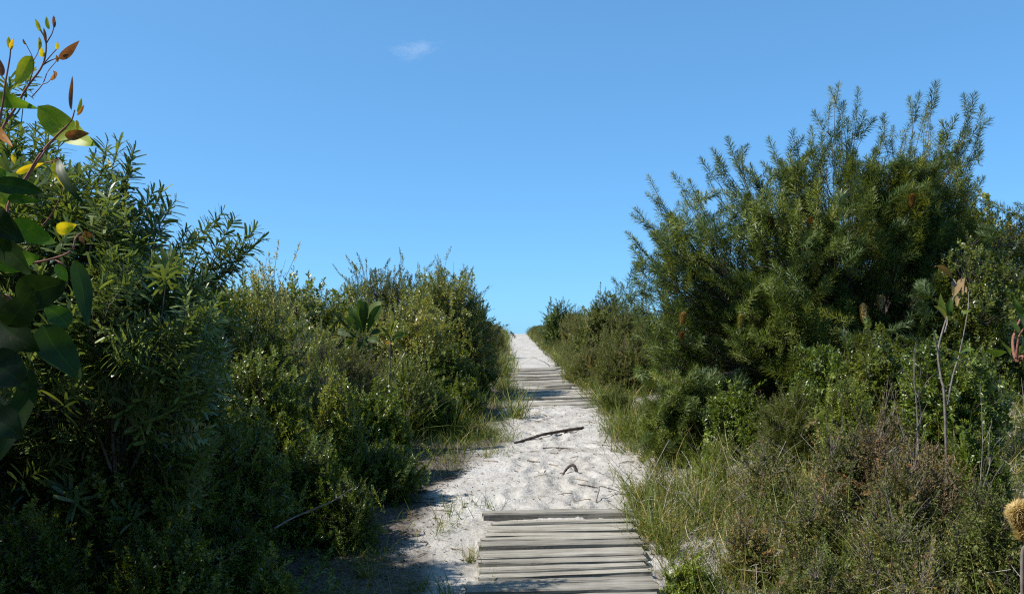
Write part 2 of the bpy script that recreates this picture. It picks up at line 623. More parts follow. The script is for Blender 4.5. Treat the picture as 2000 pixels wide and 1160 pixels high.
# ------------------------------------------------------------------ ground and path
def sheet(name, xs, ys, zfun, label=None):
    X, Y = np.meshgrid(xs, ys)
    Z = zfun(X, Y)
    v = np.stack([X, Y, Z], -1).reshape(-1, 3)
    nx, ny = len(xs), len(ys)
    i = np.arange(nx * ny).reshape(ny, nx)
    f = np.stack([i[:-1, :-1], i[:-1, 1:], i[1:, 1:], i[1:, :-1]], -1).reshape(-1, 4)
    a = Acc()
    a.add(v, f, .5)
    o = a.build(name, M['sand'], smooth=True)
    at_ = o.data.attributes.new("sand", 'FLOAT', 'POINT')
    at_.data.foreach_set("value", sand_amount(v[:, 0], v[:, 1]).astype(np.float32))
    return tag(o, kind="structure")


def footprints(X, Y):
    """dents left by feet and wind ripples, in metres"""
    q = np.stack([X, Y], -1)
    near = 1 - ss(9, 16, Y)
    z = .020 * (vnoise(q * 3.2, 21) - .5) + near * (.016 * (vnoise(q * 8, 22) - .5) + .010 * (vnoise(q * np.array([17, 26]), 23) - .5) + .006 * (vnoise(q * 44, 24) - .5))
    rg = np.random.default_rng(8)
    for _ in range(70):
        fx, fy = rg.normal(.42, .28), rg.uniform(5.9, 10.6)
        an = rg.normal(0, .3)
        dx, dy = X - fx, Y - fy
        u = (dx * math.cos(an) + dy * math.sin(an)) / .055
        w = (-dx * math.sin(an) + dy * math.cos(an)) / .13
        r2 = u * u + w * w
        z = z - .017 * np.exp(-r2 ** 1.6) + .007 * np.exp(-(np.sqrt(r2) - 1.4) ** 2 * 6)
    return z


BOARDS = ((4.0, 5.78), (10.75, 18.6))


def path_z(X, Y):
    return ground(X, Y) + footprints(X, Y)


xs = np.unique(np.concatenate([np.linspace(-2500, -60, 12), np.linspace(-60, -6, 40), np.linspace(-6, 6, 140), np.linspace(6, 60, 40), np.linspace(60, 2500, 12)]))
ys = np.unique(np.concatenate([np.linspace(-40, 0, 20), np.linspace(0, 14, 140), np.linspace(14, 60, 160), np.linspace(60, 400, 40), np.linspace(400, 2900, 12)]))
def ground_z(X, Y):
    dx = np.abs(X - pathc(Y))
    inside = (1 - ss(1.35, 1.7, dx)) * ss(1.0, 2.0, Y) * (1 - ss(50, 52, Y))
    return ground(X, Y) - .05 * inside
sheet("ground", xs, ys, ground_z)

tt = np.linspace(-1, 1, 150)
yb = np.concatenate([np.arange(1.6, 11, .022), np.arange(11, 20, .06), np.arange(20, 51.2, .2)])


def build_path():
    T, Y = np.meshgrid(tt, yb)
    X = pathc(Y) + T * 1.75
    Z = path_z(X, Y) - .07 * ss(.86, 1.0, np.abs(T)) - .06 * ss(50.3, 51.1, Y) - .06 * (1 - ss(1.6, 1.9, Y)) + .004
    v = np.stack([X, Y, Z], -1).reshape(-1, 3)
    nx, ny = len(tt), len(yb)
    i = np.arange(nx * ny).reshape(ny, nx)
    f = np.stack([i[:-1, :-1], i[:-1, 1:], i[1:, 1:], i[1:, :-1]], -1).reshape(-1, 4)
    a = Acc()
    a.add(v, f, .5)
    o = a.build("path", M['sand'], smooth=True)
    at_ = o.data.attributes.new("sand", 'FLOAT', 'POINT')
    at_.data.foreach_set("value", sand_amount(v[:, 0], v[:, 1]).astype(np.float32))
    return tag(o, kind="structure")


build_path()

# ------------------------------------------------------------------ timber boards
def plank_mesh(name, L, W, H, rng, parent, loc, rz, tilt, label=None, roll=0.0):
    ns = 26
    x = np.linspace(-L / 2, L / 2, ns)
    v, f = [], []
    pr = [(-.5, -.5), (.5, -.5), (.5, .28), (.44, .5), (.15, .5), (-.15, .5), (-.44, .5), (-.5, .28)]
    s0 = rng.integers(0, 9999)
    for i, xx in enumerate(x):
        e = abs(xx) / (L / 2)
        for k, (py, pz) in enumerate(pr):
            q = np.array([[xx * 3.2, k * 1.7 if k not in (2, 3) else 3.0, s0 * .37]])
            wob = (vnoise(q, 2)[0] - .5) * .012
            edge = 1 - .05 * max(0, e - .96) * 25
            y = py * W * edge + wob * (1 if abs(py) > .3 else .2)
            z = pz * H + (vnoise(q * 1.7 + 9, 4)[0] - .5) * .006
            v.append((xx + (rng.normal(0, .006) if e > .99 else 0), y, z))
    n8 = len(pr)
    for i in range(ns - 1):
        for k in range(n8):
            f.append((i * n8 + k, i * n8 + (k + 1) % n8, (i + 1) * n8 + (k + 1) % n8, (i + 1) * n8 + k))
    f.append(tuple(range(n8))[::-1])
    f.append(tuple((ns - 1) * n8 + k for k in range(n8)))
    f = [tuple(reversed(q)) for q in f]
    me = bpy.data.meshes.new(name)
    me.from_pydata(v, [], f)
    me.materials.append(M['timber'])
    o = bpy.data.objects.new(name, me)
    COL.objects.link(o)
    o.parent = parent
    o.location = loc
    o.rotation_euler = (tilt, roll + rng.normal(0, .006), rz)
    if label:
        o["label"] = label
    return o


rng = np.random.default_rng(5)


def board_at(pyl, pyr, pxl, pxr, dl, dr):
    return P(pxl, pyl, dl), P(pxr, pyr, dr)


def depth_for(py, px=1090):
    """distance at which the ground on the path line is seen at photo row py"""
    d = np.linspace(2.5, 48, 4000)
    x = (px - 1000) / F * d
    z = ground(x, d) + .03
    v = (z - EYE) / d
    row = 580 - F * np.tan(np.arctan(v) - PITCH)
    return float(np.interp(-py, -row[::1], d))


# near walkway: (row at left end, row at right end, left px, right px) of each board's front edge
near = [(1030, 1019, 960, 1236), (1046, 1036, 954, 1238), (1055, 1046, 949, 1243), (1063.5, 1055, 939, 1246), (1077, 1066, 936, 1252),
        (1100, 1085, 935, 1257), (1113, 1098, 933, 1257), (1126, 1111, 934, 1258), (1139, 1122, 936, 1266),
        (1153, 1137, 912, 1272), (1170, 1156, 910, 1279), (1190, 1176, 905, 1284), (1212, 1198, 900, 1290), (1236, 1222, 896, 1296)]
walk = thing("timber_walkway", "weathered grey timber walkway of uneven boards at the bottom of the photo", "boardwalk", (.25, 5.0, float(ground(.25, 5.0))))
back = (1021, 1012)
for i, (yl, yr, xl, xr) in enumerate(near):
    df_l, df_r = depth_for(yl, xl), depth_for(yr, xr)
    db_l, db_r = depth_for(back[0], xl), depth_for(back[1], xr)
    back = (yl, yr)
    W = max(.06, .5 * (db_l - df_l + db_r - df_r) - .014 - (.003 if i % 3 else .014))
    pl = np.array([(xl - 1000) / F * df_l, df_l + W / 2])
    pr_ = np.array([(xr - 1000) / F * df_r, df_r + W / 2])
    c = (pl + pr_) / 2
    L = float(np.linalg.norm(pr_ - pl))
    rz = math.atan2(pr_[1] - pl[1], pr_[0] - pl[0])
    z = float(ground(c[0], c[1])) + .030 + rng.normal(0, .006)
    plank_mesh("plank", L, W, .042, rng, walk, (c[0] - .25, c[1] - 5.0, z - float(ground(.25, 5.0))), rz, .03 + rng.normal(0, .02))

slp = thing("timber_sleeper", "thick grey sleeper half buried in sand just beyond the near walkway", "sleeper", (0, 0, 0))
df_l, df_r = depth_for(1009, 943), depth_for(1004, 1233)
pl = np.array([(943 - 1000) / F * df_l, df_l + .05])
pr_ = np.array([(1233 - 1000) / F * df_r, df_r + .05])
c = (pl + pr_) / 2
slp.location = (c[0], c[1], float(ground(*c)) + .022)
plank_mesh("beam", float(np.linalg.norm(pr_ - pl)), .09, .05, rng, slp, (0, 0, 0), math.atan2(pr_[1] - pl[1], pr_[0] - pl[0]), .05)

far = thing("timber_walkway", "older skewed walkway of half buried boards farther up the sandy path", "boardwalk", (.55, 14.5, float(ground(.55, 14.5))))
y = 10.75
rz0 = .10
while y < 18.6:
    W = rng.uniform(.12, .24)
    gap = rng.choice([.025, .06, .12, .24], p=[.4, .3, .2, .1])
    L = rng.uniform(.82, 1.08) + (.3 if y < 11.3 else 0)
    cx = float(pathc(y)) - .02 + rng.normal(0, .05) + (.08 if y < 13 else -.02)
    z = float(ground(cx, y)) + rng.uniform(-.022, .022)
    plank_mesh("plank", L, W, .06, rng, far, (cx - .55, y + W / 2 - 14.5, z - float(ground(.55, 14.5))), rz0 + rng.normal(0, .04), .03 + rng.normal(0, .05), roll=-.035 + rng.normal(0, .012))
    y += W + gap

# ------------------------------------------------------------------ sticks lying on the sand
def stick(name, label, cat, pts, r0, r1, material='stick', sides=6, group=None):
    p = catmull(pts, 6)
    a = Acc()
    tubes(a, p, np.linspace(r0, r1, len(p)) * (1 + .15 * np.sin(np.arange(len(p)) * 2.1)), sides)
    o = a.build(name, M[material], origin=p[0], smooth=True)
    return tag(o, label, cat, group)


def on_sand(px, py, lift=.01):
    d = depth_for(py, px)
    x = (px - 1000) / F * d
    return np.array([x, d, float(path_z(np.array([x]), np.array([d]))[0]) + lift])


stick("fallen_stick", "long dark crooked stick lying across the sand before the far walkway", "stick",
      [on_sand(1005, 862), on_sand(1030, 855, .02), on_sand(1060, 850, .03), on_sand(1085, 843, .02), on_sand(1110, 838, .03), on_sand(1138, 834, .01)], .012, .018)
stick("fallen_stick", "small black arched stick standing up from the bare sand", "stick",
      [on_sand(1096, 921, -.005), on_sand(1103, 918, .03), on_sand(1112, 917, .055), on_sand(1120, 917, .05), on_sand(1126, 918, .0)], .009, .014)
stick("fallen_stick", "thin brown twig lying flat on sand behind the arched stick", "stick",
      [on_sand(1060, 870), on_sand(1085, 869, .012), on_sand(1108, 871)], .006, .004)
stick("fallen_stick", "short brown twig lying on sand between sleeper and grass at right", "stick",
      [on_sand(1128, 942), on_sand(1145, 945, .015), on_sand(1166, 946)], .006, .004)
stick("fallen_stick", "bent thin twig poking up from the sand by the sleeper's right end", "stick",
      [on_sand(1162, 974), on_sand(1168, 966, .05), on_sand(1172, 963, .07), on_sand(1208, 959, .02)], .004, .003)
stick("fallen_stick", "dark curled leaf-like stick left of the arched stick", "stick",
      [on_sand(1030, 893), on_sand(1040, 896, .018), on_sand(1053, 900)], .009, .004)


def free_stick(label, pix, d0, d1, r0, r1, material='dead', name="dead_branch", cat="branch"):
    ds = np.linspace(d0, d1, len(pix))
    return stick(name, label, cat, [P(a, b_, d) for (a, b_), d in zip(pix, ds)], r0, r1, material)


free_stick("pale dead branch fallen into the dark shade under the left bushes", [(535, 1032), (570, 1012), (610, 995), (650, 978), (690, 952)], 4.6, 5.2, .005, .003, 'bark')
free_stick("straight bleached stick leaning among the middle left shrubs", [(572, 722), (590, 688), (607, 658)], 8.2, 8.5, .012, .006)
free_stick("short bleached stick below the leaning one on the left", [(590, 740), (597, 724), (600, 716)], 8.0, 8.1, .01, .006)
free_stick("bare grey branch arching under the broad leaved seedling", [(745, 745), (770, 730), (785, 700), (790, 690)], 8.6, 8.9, .012, .006)

# ------------------------------------------------------------------ shrubs
def shrub(name, label, cat, base, key, material, rng, n, rx, ry, h, k1=5, k2=26, r0=.014, tint=.45, size=1.0, bark='bark_dark',
          extra=None, group=None, seed=0, shell=.42, lump=.55, up=.7, shoots=.09, tsp=.13, low=.36, leafless=False):
    base = np.asarray(base, float)
    tips, dirs = dome(rng, n, rx, ry, h, seed, shell, lump, up, shoots, low)
    tips[:, 2] = np.maximum(tips[:, 2], .05)
    if extra is not None:
        tips = np.vstack([tips, extra[0] - base])
        dirs = np.vstack([dirs, norm(extra[1])])
    root = thing(name, label, cat, base, group)
    st, lf = Acc(), Acc()
    grow(rng, np.zeros(3), tips, dirs, k1, k2, r0, st)
    st.build("stem", M[bark], root)
    if not leafless:
        tn = tint + .25 * (vnoise(tips * 3.1 / max(h, .5) + seed, seed + 1) - .5)
        on = rng.uniform(0, 1, len(tips)) > .09
        leafy(rng, lf, key, tips[on], dirs[on], tn[on], size, tsp)
        lf.build("foliage", M[material], root)
    return root


def from_photo(px, top, d, wid):
    """base point, half width and height of a plant whose top is seen at (px, top)"""
    t = P(px, top, d)
    g = float(ground(t[0], d))
    return np.array([t[0], d, g]), wid * d / F / 2, max(.15, t[2] - g)


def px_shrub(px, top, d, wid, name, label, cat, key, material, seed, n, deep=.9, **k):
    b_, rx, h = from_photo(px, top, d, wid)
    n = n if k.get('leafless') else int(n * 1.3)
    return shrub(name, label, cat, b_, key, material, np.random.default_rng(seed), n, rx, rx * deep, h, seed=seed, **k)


# ---- big needle banksia on the right, with the shoots that stand out of its crown
tip_px = [(1640, 160), (1676, 170), (1622, 200), (1727, 222), (1745, 245), (1830, 158), (1795, 180), (1815, 200), (1905, 182), (1920, 205), (1870, 225), (1838, 258),
          (1912, 265), (1922, 345), (1895, 320), (1420, 266), (1390, 290), (1450, 285), (1368, 308), (1312, 338), (1265, 342), (1240, 405), (1285, 385),
          (1222, 452), (1232, 480), (1195, 542), (1235, 512), (1500, 268), (1510, 300), (1465, 318), (1550, 252), (1585, 245), (1582, 275), (1655, 230), (1690, 215),
          (1770, 265), (1765, 300), (1710, 290), (1605, 260), (1540, 300), (1345, 350), (1330, 375), (1400, 330), (1300, 420), (1270, 450), (1255, 490), (1860, 300), (1880, 255)]
rng = np.random.default_rng(21)
bx = P(1690, 760, 8.2)
base = np.array([bx[0], 8.2, float(ground(bx[0], 8.2))])
core = P(1600, 560, 8.2)
et = np.array([P(a, b_, 8.2 + rng.uniform(-.6, .6)) for a, b_ in tip_px])
ed = norm(norm(et - core) * .7 + np.array([0, 0, .75]) + rng.normal(0, .12, et.shape))
# shoots continue down the same branches and fork below their tips
fk = rng.uniform(0, 1, len(et)) < .6
fd_ = norm(ed[fk] + .75 * norm(rng.normal(0, 1, (fk.sum(), 3)) * np.array([1, .5, .2])))
ft_ = et[fk] - ed[fk] * rng.uniform(.22, .34, (fk.sum(), 1)) + fd_ * rng.uniform(.16, .26, (fk.sum(), 1))
et2 = np.vstack([et, ft_] + [et - ed * s_ + rng.normal(0, .03, et.shape) for s_ in (.2, .38, .55, .72)])
ed2 = np.vstack([norm(ed + rng.normal(0, .10, ed.shape)), fd_] + [norm(ed + rng.normal(0, .28, ed.shape)) for _ in range(4)])
# fill of the crown
poly = np.array([(1225, 620), (1240, 500), (1290, 410), (1390, 350), (1500, 315), (1620, 270), (1700, 285), (1800, 285), (1880, 300), (1925, 400), (1920, 560), (1880, 660), (1700, 690), (1560, 730), (1420, 770), (1300, 780), (1235, 730)], float)


def in_poly(x, y, poly):
    c_ = np.zeros(len(x), bool)
    j = len(poly) - 1
    for i in range(len(poly)):
        xi, yi = poly[i]
        xj, yj = poly[j]
        c_ ^= ((yi > y) != (yj > y)) & (x < (xj - xi) * (y - yi) / (yj - yi + 1e-9) + xi)
        j = i
    return c_


def crown_fill(rng, n, poly, d0, depth, core, up=.7, noise_cut=.36, seed=0, fs=1.7):
    lo, hi = poly.min(0), poly.max(0)
    T = []
    while sum(map(len, T)) < n:
        q = rng.uniform(lo, hi, (n, 2))
        q = q[in_poly(q[:, 0], q[:, 1], poly)]
        cxy = poly.mean(0)
        e = np.clip(np.hypot((q[:, 0] - cxy[0]) / (hi[0] - lo[0]) * 2, (q[:, 1] - cxy[1]) / (hi[1] - lo[1]) * 2), 0, 1)
        half = depth * np.sqrt(np.maximum(.12, 1 - e ** 2))
        s_ = rng.uniform(-1, 1, len(q))
        s_ = np.sign(s_) * np.abs(s_) ** .6
        p = np.array([P(a, b_, d0 + c_) for (a, b_), c_ in zip(q, s_ * half)])
        keep = vnoise(p * fs, 31 + seed) > noise_cut
        T.append(p[keep])
    T = np.vstack(T)[:n]
    D = norm(norm(T - core) * .45 + np.array([0, 0, up]) + .5 * (vnoise(T[:, None, :] * 2.6 + np.array([[0, 0, 0], [40, 0, 0], [0, 40, 0]]), 8 + seed) - .5) * 2 + rng.normal(0, .42, T.shape))
    return T, D


ft, fd = crown_fill(rng, 230, poly, 8.2, 1.15, core, up=.6, noise_cut=.40, fs=1.9)
xt, xd = crown_fill(rng, 430, poly, 8.2, 1.15, core, up=.5, noise_cut=.46, fs=2.6)
fd = norm(fd + .25 * norm(ft - core))
run, rund = [ft], [fd]
for s_ in (.16, .30, .44, .58, .74):          # shoots follow one another down each branch
    for q in range(2 if s_ > .2 else 1):
        run.append(ft - fd * s_ + rng.normal(0, .05, ft.shape))
        rund.append(norm(fd + rng.normal(0, .30, fd.shape)))
ft, fd = np.vstack(run), np.vstack(rund)
T, D = np.vstack([et2, ft, xt]), np.vstack([ed2, fd, xd])
D[:, 2] = np.maximum(D[:, 2], .30)
D = norm(D)
big = thing("banksia_bush", "large dark needle leaved banksia with upright shoots, tallest bush right of path", "bush", base)
st, lf = Acc(), Acc()
grow(rng, np.zeros(3), T - base, D, 9, 230, .028, st, twig=.0022, lo=.42)
st.build("trunk", M['bark_dark'], big, smooth=True)
tn = .52 + .7 * (vnoise(T * 2.2, 77) - .5) + .12 * (T[:, 2] > 2.6)
leafy(rng, lf, 'needle', T - base, D, tn, 1.0, .07)
# a yellowish patch of young growth
m_ = (np.abs(T[:, 0] - P(1735, 370, 8.2)[0]) < .13) & (np.abs(T[:, 2] - P(1735, 370, 8.2)[2]) < .2)
lf.build("foliage", M['needle'], big)
yg = Acc()
leafy(rng, yg, 'needle', (T - base)[m_] + np.array([0, -.12, .02]), D[m_], .86, .8, .05)
yf = yg.build("foliage", M['needle'], big)
yf["label"] = "yellow green young shoots"


def spike(px, py, d, L, R, mkey, parent, base, rng, axis=(0, 0, 1), label=None, fluff=False):
    c_ = P(px, py, d) - base
    ax = norm(np.array([axis], float) + rng.normal(0, .1, (1, 3)))[0]
    a = Acc()
    pts = c_ + ax * np.linspace(-L / 2, L / 2, 7)[:, None]
    tubes(a, pts, R * .6 * np.array([.5, .9, 1, 1, .95, .8, .3]), 8, .3)
    k = 2600 if fluff else 700
    t_ = rng.uniform(-.5, .5, k)
    ph = rng.uniform(0, 6.28, k)
    Fm = frames(np.array([ax]), np.zeros(1))[0]
    rad = (Fm[:, 0][None] * np.cos(ph)[:, None] + Fm[:, 1][None] * np.sin(ph)[:, None])
    prof = np.sqrt(np.maximum(.05, 1 - (2 * t_) ** 4))
    dr = norm(rad + ax * rng.normal(.35, .25, k)[:, None])
    leaf = leaf_diamond(.07 if fluff else .22)
    Rm = np.stack([norm(np.cross(dr, ax[None] + .01)), dr, np.cross(norm(np.cross(dr, ax[None] + .01)), dr)], -1)
    inst(a, leaf, Rm, c_ + ax * (t_ * L)[:, None] + rad * (R * .35 * prof)[:, None], R * (1.25 if fluff else .75) * rng.uniform(.6, 1.1, k) * prof, .5 + rng.normal(0, .25, k))
    o = a.build("flower_spike", M[mkey], parent)
    if label:
        o["label"] = label
    return o


for px, py, d, L, R, mk, lb in ((1334, 622, 7.2, .11, .033, 'cone', "pale tan spent flower spike"), (1447, 628, 7.3, .13, .036, 'cone_green', "greenish flower spike"),
                                (1506, 432, 7.6, .13, .032, 'cone_rust', "rusty orange flower spike"), (1534, 436, 7.5, .16, .03, 'cone_green', None),
                                (1585, 432, 7.6, .07, .028, 'cone_rust', None), (1688, 612, 7.3, .17, .04, 'cone_grey', "grey woody cone"),
                                (1782, 392, 7.4, .12, .032, 'cone_rust', None), (1331, 655, 7.2, .06, .026, 'cone_rust', None), (1720, 590, 7.4, .12, .036, 'cone_grey', None)):
    spike(px, py, d, L, R, mk, big, base, rng, label=lb)

# ---- broad leaved banksia on the near left
rng = np.random.default_rng(33)
lt_px = [(235, 272, 3.9), (210, 272, 4.0), (263, 290, 3.9), (255, 315, 3.9), (185, 300, 4.1), (150, 320, 4.0), (300, 370, 4.0), (318, 368, 4.1), (343, 390, 4.0), (330, 410, 3.9),
         (100, 235, 4.3), (70, 250, 4.3), (120, 260, 4.2), (40, 255, 4.4), (15, 235, 4.3), (435, 412, 4.3), (460, 425, 4.3), (415, 435, 4.4), (515, 462, 4.4), (500, 445, 4.4), (490, 478, 4.4), (470, 500, 4.4),
         (380, 470, 4.2), (365, 445, 4.1), (280, 395, 3.9), (230, 340, 3.8), (60, 130, 4.6), (20, 150, 4.6)]
lbase = np.array([-1.95, 4.15, float(ground(-1.95, 4.15))])
lcore = P(180, 640, 4.1)
et = np.array([P(*q) for q in lt_px])
ed = norm(norm(et - lcore) * .75 + np.array([.25, 0, .55]) + rng.normal(0, .12, et.shape))
et2 = np.vstack([et] + [et - ed * s_ + rng.normal(0, .02, et.shape) for s_ in (.13, .25, .37, .5)])
ed2 = np.vstack([ed] + [norm(ed + rng.normal(0, .28, ed.shape)) for _ in range(4)])
lpoly = np.array([(-420, 290), (0, 300), (110, 300), (215, 370), (280, 460), (390, 500), (430, 550), (430, 620), (430, 700), (430, 850), (380, 960), (0, 1000), (-420, 960)], float)
ft, fd = crown_fill(rng, 1050, lpoly, 4.15, .75, lcore, up=.5, noise_cut=.30, seed=4, fs=2.6)
T, D = np.vstack([et2, ft]), np.vstack([ed2, fd])
D[:, 2] = np.maximum(D[:, 2], .30)
D[:, 1] = np.where(D[:, 1] < -.3, -.3, D[:, 1])
D = norm(D)
lb_ = thing("banksia_bush", "blunt leaved banksia with spreading branches, tallest bush left of path", "bush", lbase)
st, lf = Acc(), Acc()
grow(rng, np.zeros(3), T - lbase, D, 7, 60, .020, st, twig=.0026, lo=.45)
st.build("trunk", M['bark_dark'], lb_, smooth=True)
leafy(rng, lf, 'banksia', T - lbase, D, .45 + .3 * (vnoise(T * 3, 5) - .5), 1.0, .08)
lf.build("foliage", M['banksia'], lb_)

# ---- unseen tall shrubs beside and behind the camera, added to shade the near left
rng = np.random.default_rng(41)
for i, (x, y, h, r) in enumerate(((-4.3, 4.2, 4.0, 1.3), (-3.3, 2.6, 3.2, .95), (-4.9, 5.9, 3.7, 1.3), (-2.7, .7, 3.5, .95), (-1.4, -1.0, 3.2, .95), (.3, -2.2, 3.0, 1.1))):
    g = np.array([x, y, float(ground(x, y))])
    shrub("banksia_bush", "unseen tall banksia added beside or behind the camera for its shade", "bush", g, 'banksia', 'banksia', rng, 900, r, r, h, 6, 50, .03,
          group="unseen banksias added for shade", seed=50 + i, bark='twig', shell=.4, size=1.25)

# ---- shrubs placed one by one: px, top row, distance, width px
K = px_shrub
K(485, 545, 6.6, 260, "tea_tree", "leafy green tea tree directly right of the near left banksia", "shrub", 'tea', 'tea', 101, 800, tint=.5)
K(545, 488, 8.6, 110, "silver_shrub", "slim shrub with pale silvery tips standing above the left thicket", "shrub", 'teabig', 'pale', 102, 170, tint=.5, shoots=.5, up=1.4, low=.3, shell=.3)
K(512, 520, 8.4, 70, "silver_shrub", "smaller silvery tipped shrub left of the slim one", "shrub", 'tea', 'pale', 103, 130, tint=.45, shoots=.5, up=1.4, shell=.3)
K(400, 520, 6.2, 160, "tea_tree", "dull green tea tree half hidden behind the near left banksia", "shrub", 'tea', 'tea', 104, 600, tint=.4)
K(620, 550, 11.5, 170, "tea_tree", "low olive tea tree in the dip of the left skyline", "shrub", 'tea', 'tea', 105, 650, tint=.55, shoots=.1)
K(765, 515, 14.5, 240, "wattle_bush", "soft fine leaved bush forming the top of the middle left skyline", "shrub", 'tea', 'heath', 106, 1500, tint=.34, size=1.15, shoots=.1, k2=45, lump=.4)
K(690, 545, 13.2, 150, "tea_tree", "grey green tea tree on the left shoulder of the skyline dome", "shrub", 'tea', 'tea', 107, 650, tint=.55, shoots=.1)
K(868, 508, 12.0, 210, "tea_tree", "rounded speckled tea tree leaning toward the path on the left", "shrub", 'tea', 'tea', 108, 1500, tint=.62, shoots=.08, size=1.1, k2=45, deep=1.1, lump=.4)
K(915, 558, 12.3, 100, "tea_tree", "small tea tree under the path side of the rounded one", "shrub", 'tea', 'tea', 109, 600, tint=.58)
K(800, 580, 10.2, 230, "tea_tree", "broad yellow green tea tree below the rounded one", "shrub", 'tea', 'tea', 110, 1000, tint=.68)
K(590, 600, 7.6, 220, "heath_shrub", "fine leaved olive heath bush below the silvery shrubs", "shrub", 'fine', 'low', 111, 900, tint=.66, tsp=.18, bark='bark')
K(520, 620, 6.9, 150, "heath_shrub", "yellowish fine heath left of the leaning bleached stick", "shrub", 'fine', 'low', 134, 600, tint=.7, tsp=.16)
K(690, 660, 7.8, 170, "heath_shrub", "brownish fine leaved heath under the broad leaved seedling", "shrub", 'fine', 'heath', 112, 650, tint=.4, tsp=.2, bark='bark')
K(625, 690, 7.0, 130, "heath_shrub", "straw flecked heath beside the leaning bleached stick", "shrub", 'sparse', 'low', 135, 500, tint=.72, tsp=.2, bark='bark')
K(500, 655, 5.9, 200, "green_shrub", "lush green shrub at the foot of the leafy tea tree", "shrub", 'low', 'low', 113, 800, tint=.55)
K(655, 748, 6.2, 130, "green_shrub", "bright conical green shrub in front of the left thicket", "shrub", 'low', 'low', 114, 800, tint=.7, up=1.3, lump=.6)
K(560, 745, 5.8, 140, "green_shrub", "bright green bushy shrub left of the conical one", "shrub", 'low', 'low', 115, 750, tint=.6)
K(740, 750, 7.0, 140, "green_shrub", "mid green tangled shrub right of the conical one", "shrub", 'tea', 'low', 116, 600, tint=.5)
K(785, 690, 8.6, 170, "heath_shrub", "mottled green heath shrub below the broad yellow green tea tree", "shrub", 'fine', 'low', 117, 900, tint=.6, tsp=.18)
K(870, 670, 10.0, 130, "green_shrub", "dark green shrub beside the path on the left at mid distance", "shrub", 'tea', 'low', 118, 700, tint=.42)
K(925, 655, 12.5, 100, "green_shrub", "glossy green shrub left of the far walkway", "shrub", 'teabig', 'low', 119, 450, tint=.6)
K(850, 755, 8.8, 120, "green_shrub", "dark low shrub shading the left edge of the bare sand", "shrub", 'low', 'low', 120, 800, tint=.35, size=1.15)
K(900, 730, 9.8, 90, "green_shrub", "small green shrub at the path edge left of the far walkway", "shrub", 'low', 'low', 136, 450, tint=.5, size=1.1)
K(940, 615, 16.0, 80, "heath_shrub", "grey brown heath left of the path near the crest", "shrub", 'fine', 'heath', 121, 700, tint=.6, size=1.3)
K(962, 630, 23.0, 50, "heath_shrub", "dry heath tuft against the sky left of the crest", "shrub", 'fine', 'heath', 122, 500, tint=.62, size=1.5)
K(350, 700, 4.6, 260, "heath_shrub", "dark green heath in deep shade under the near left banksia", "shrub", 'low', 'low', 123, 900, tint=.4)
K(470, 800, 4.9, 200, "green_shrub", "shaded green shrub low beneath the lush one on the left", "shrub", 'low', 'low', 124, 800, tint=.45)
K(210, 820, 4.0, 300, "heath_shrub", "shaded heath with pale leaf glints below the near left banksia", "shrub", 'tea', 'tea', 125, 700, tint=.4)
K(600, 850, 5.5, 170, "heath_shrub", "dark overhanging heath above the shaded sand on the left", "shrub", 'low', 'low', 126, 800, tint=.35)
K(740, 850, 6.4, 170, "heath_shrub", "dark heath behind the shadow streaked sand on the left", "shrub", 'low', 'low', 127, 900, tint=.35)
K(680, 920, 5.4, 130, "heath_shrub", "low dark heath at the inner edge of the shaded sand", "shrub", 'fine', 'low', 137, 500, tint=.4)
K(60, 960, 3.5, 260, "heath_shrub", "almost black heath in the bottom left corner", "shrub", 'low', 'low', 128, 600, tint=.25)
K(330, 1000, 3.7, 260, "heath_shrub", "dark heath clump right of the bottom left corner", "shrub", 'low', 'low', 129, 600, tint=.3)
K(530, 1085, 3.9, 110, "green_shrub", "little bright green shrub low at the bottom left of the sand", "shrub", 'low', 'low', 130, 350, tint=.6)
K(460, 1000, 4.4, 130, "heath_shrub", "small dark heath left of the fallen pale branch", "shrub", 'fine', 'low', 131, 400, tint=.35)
K(300, 580, 5.2, 240, "tea_tree", "tea tree glimpsed through the branches of the near left banksia", "shrub", 'tea', 'tea', 132, 700, tint=.45)
K(100, 580, 5.6, 300, "tea_tree", "tea tree deep behind the left edge of the near left banksia", "shrub", 'tea', 'tea', 133, 700, tint=.4)

# right of the path
K(1090, 583, 27.0, 70, "tea_tree", "small dark rounded bush on the skyline right of the crest", "shrub", 'teabig', 'needle', 201, 500, tint=.3, size=1.4, deep=1)
K(1120, 596, 25.0, 60, "heath_shrub", "grey heath between the dark skyline bush and the big banksia", "shrub", 'fine', 'heath', 202, 450, tint=.6, size=1.5)
K(1185, 566, 18.5, 120, "tea_tree", "grey green bush on the skyline left of the big banksia", "shrub", 'tea', 'heath', 203, 900, tint=.4, size=1.3, shoots=.2)
K(1150, 606, 19.5, 90, "heath_shrub", "olive heath below the grey green skyline bush", "shrub", 'fine', 'heath', 204, 700, tint=.42, size=1.4)
K(1240, 580, 13.0, 130, "heath_shrub", "dense olive heath behind the left tips of the big banksia", "shrub", 'fine', 'heath', 205, 900, tint=.38, size=1.4)
K(1160, 665, 14.0, 120, "heath_shrub", "green and straw heath beside the far walkway on the right", "shrub", 'fine', 'heath', 206, 700, tint=.45, size=1.2, tsp=.18)
K(1220, 650, 11.8, 130, "heath_shrub", "mixed green heath under the lowest left shoots of the big banksia", "shrub", 'fine', 'heath', 207, 700, tint=.4, size=1.2, tsp=.18)
K(1200, 740, 10.3, 80, "needle_shrub", "bluish green needle tuft beside the path at the far walkway's end", "shrub", 'soft', 'needle', 208, 150, tint=.55, size=.8)
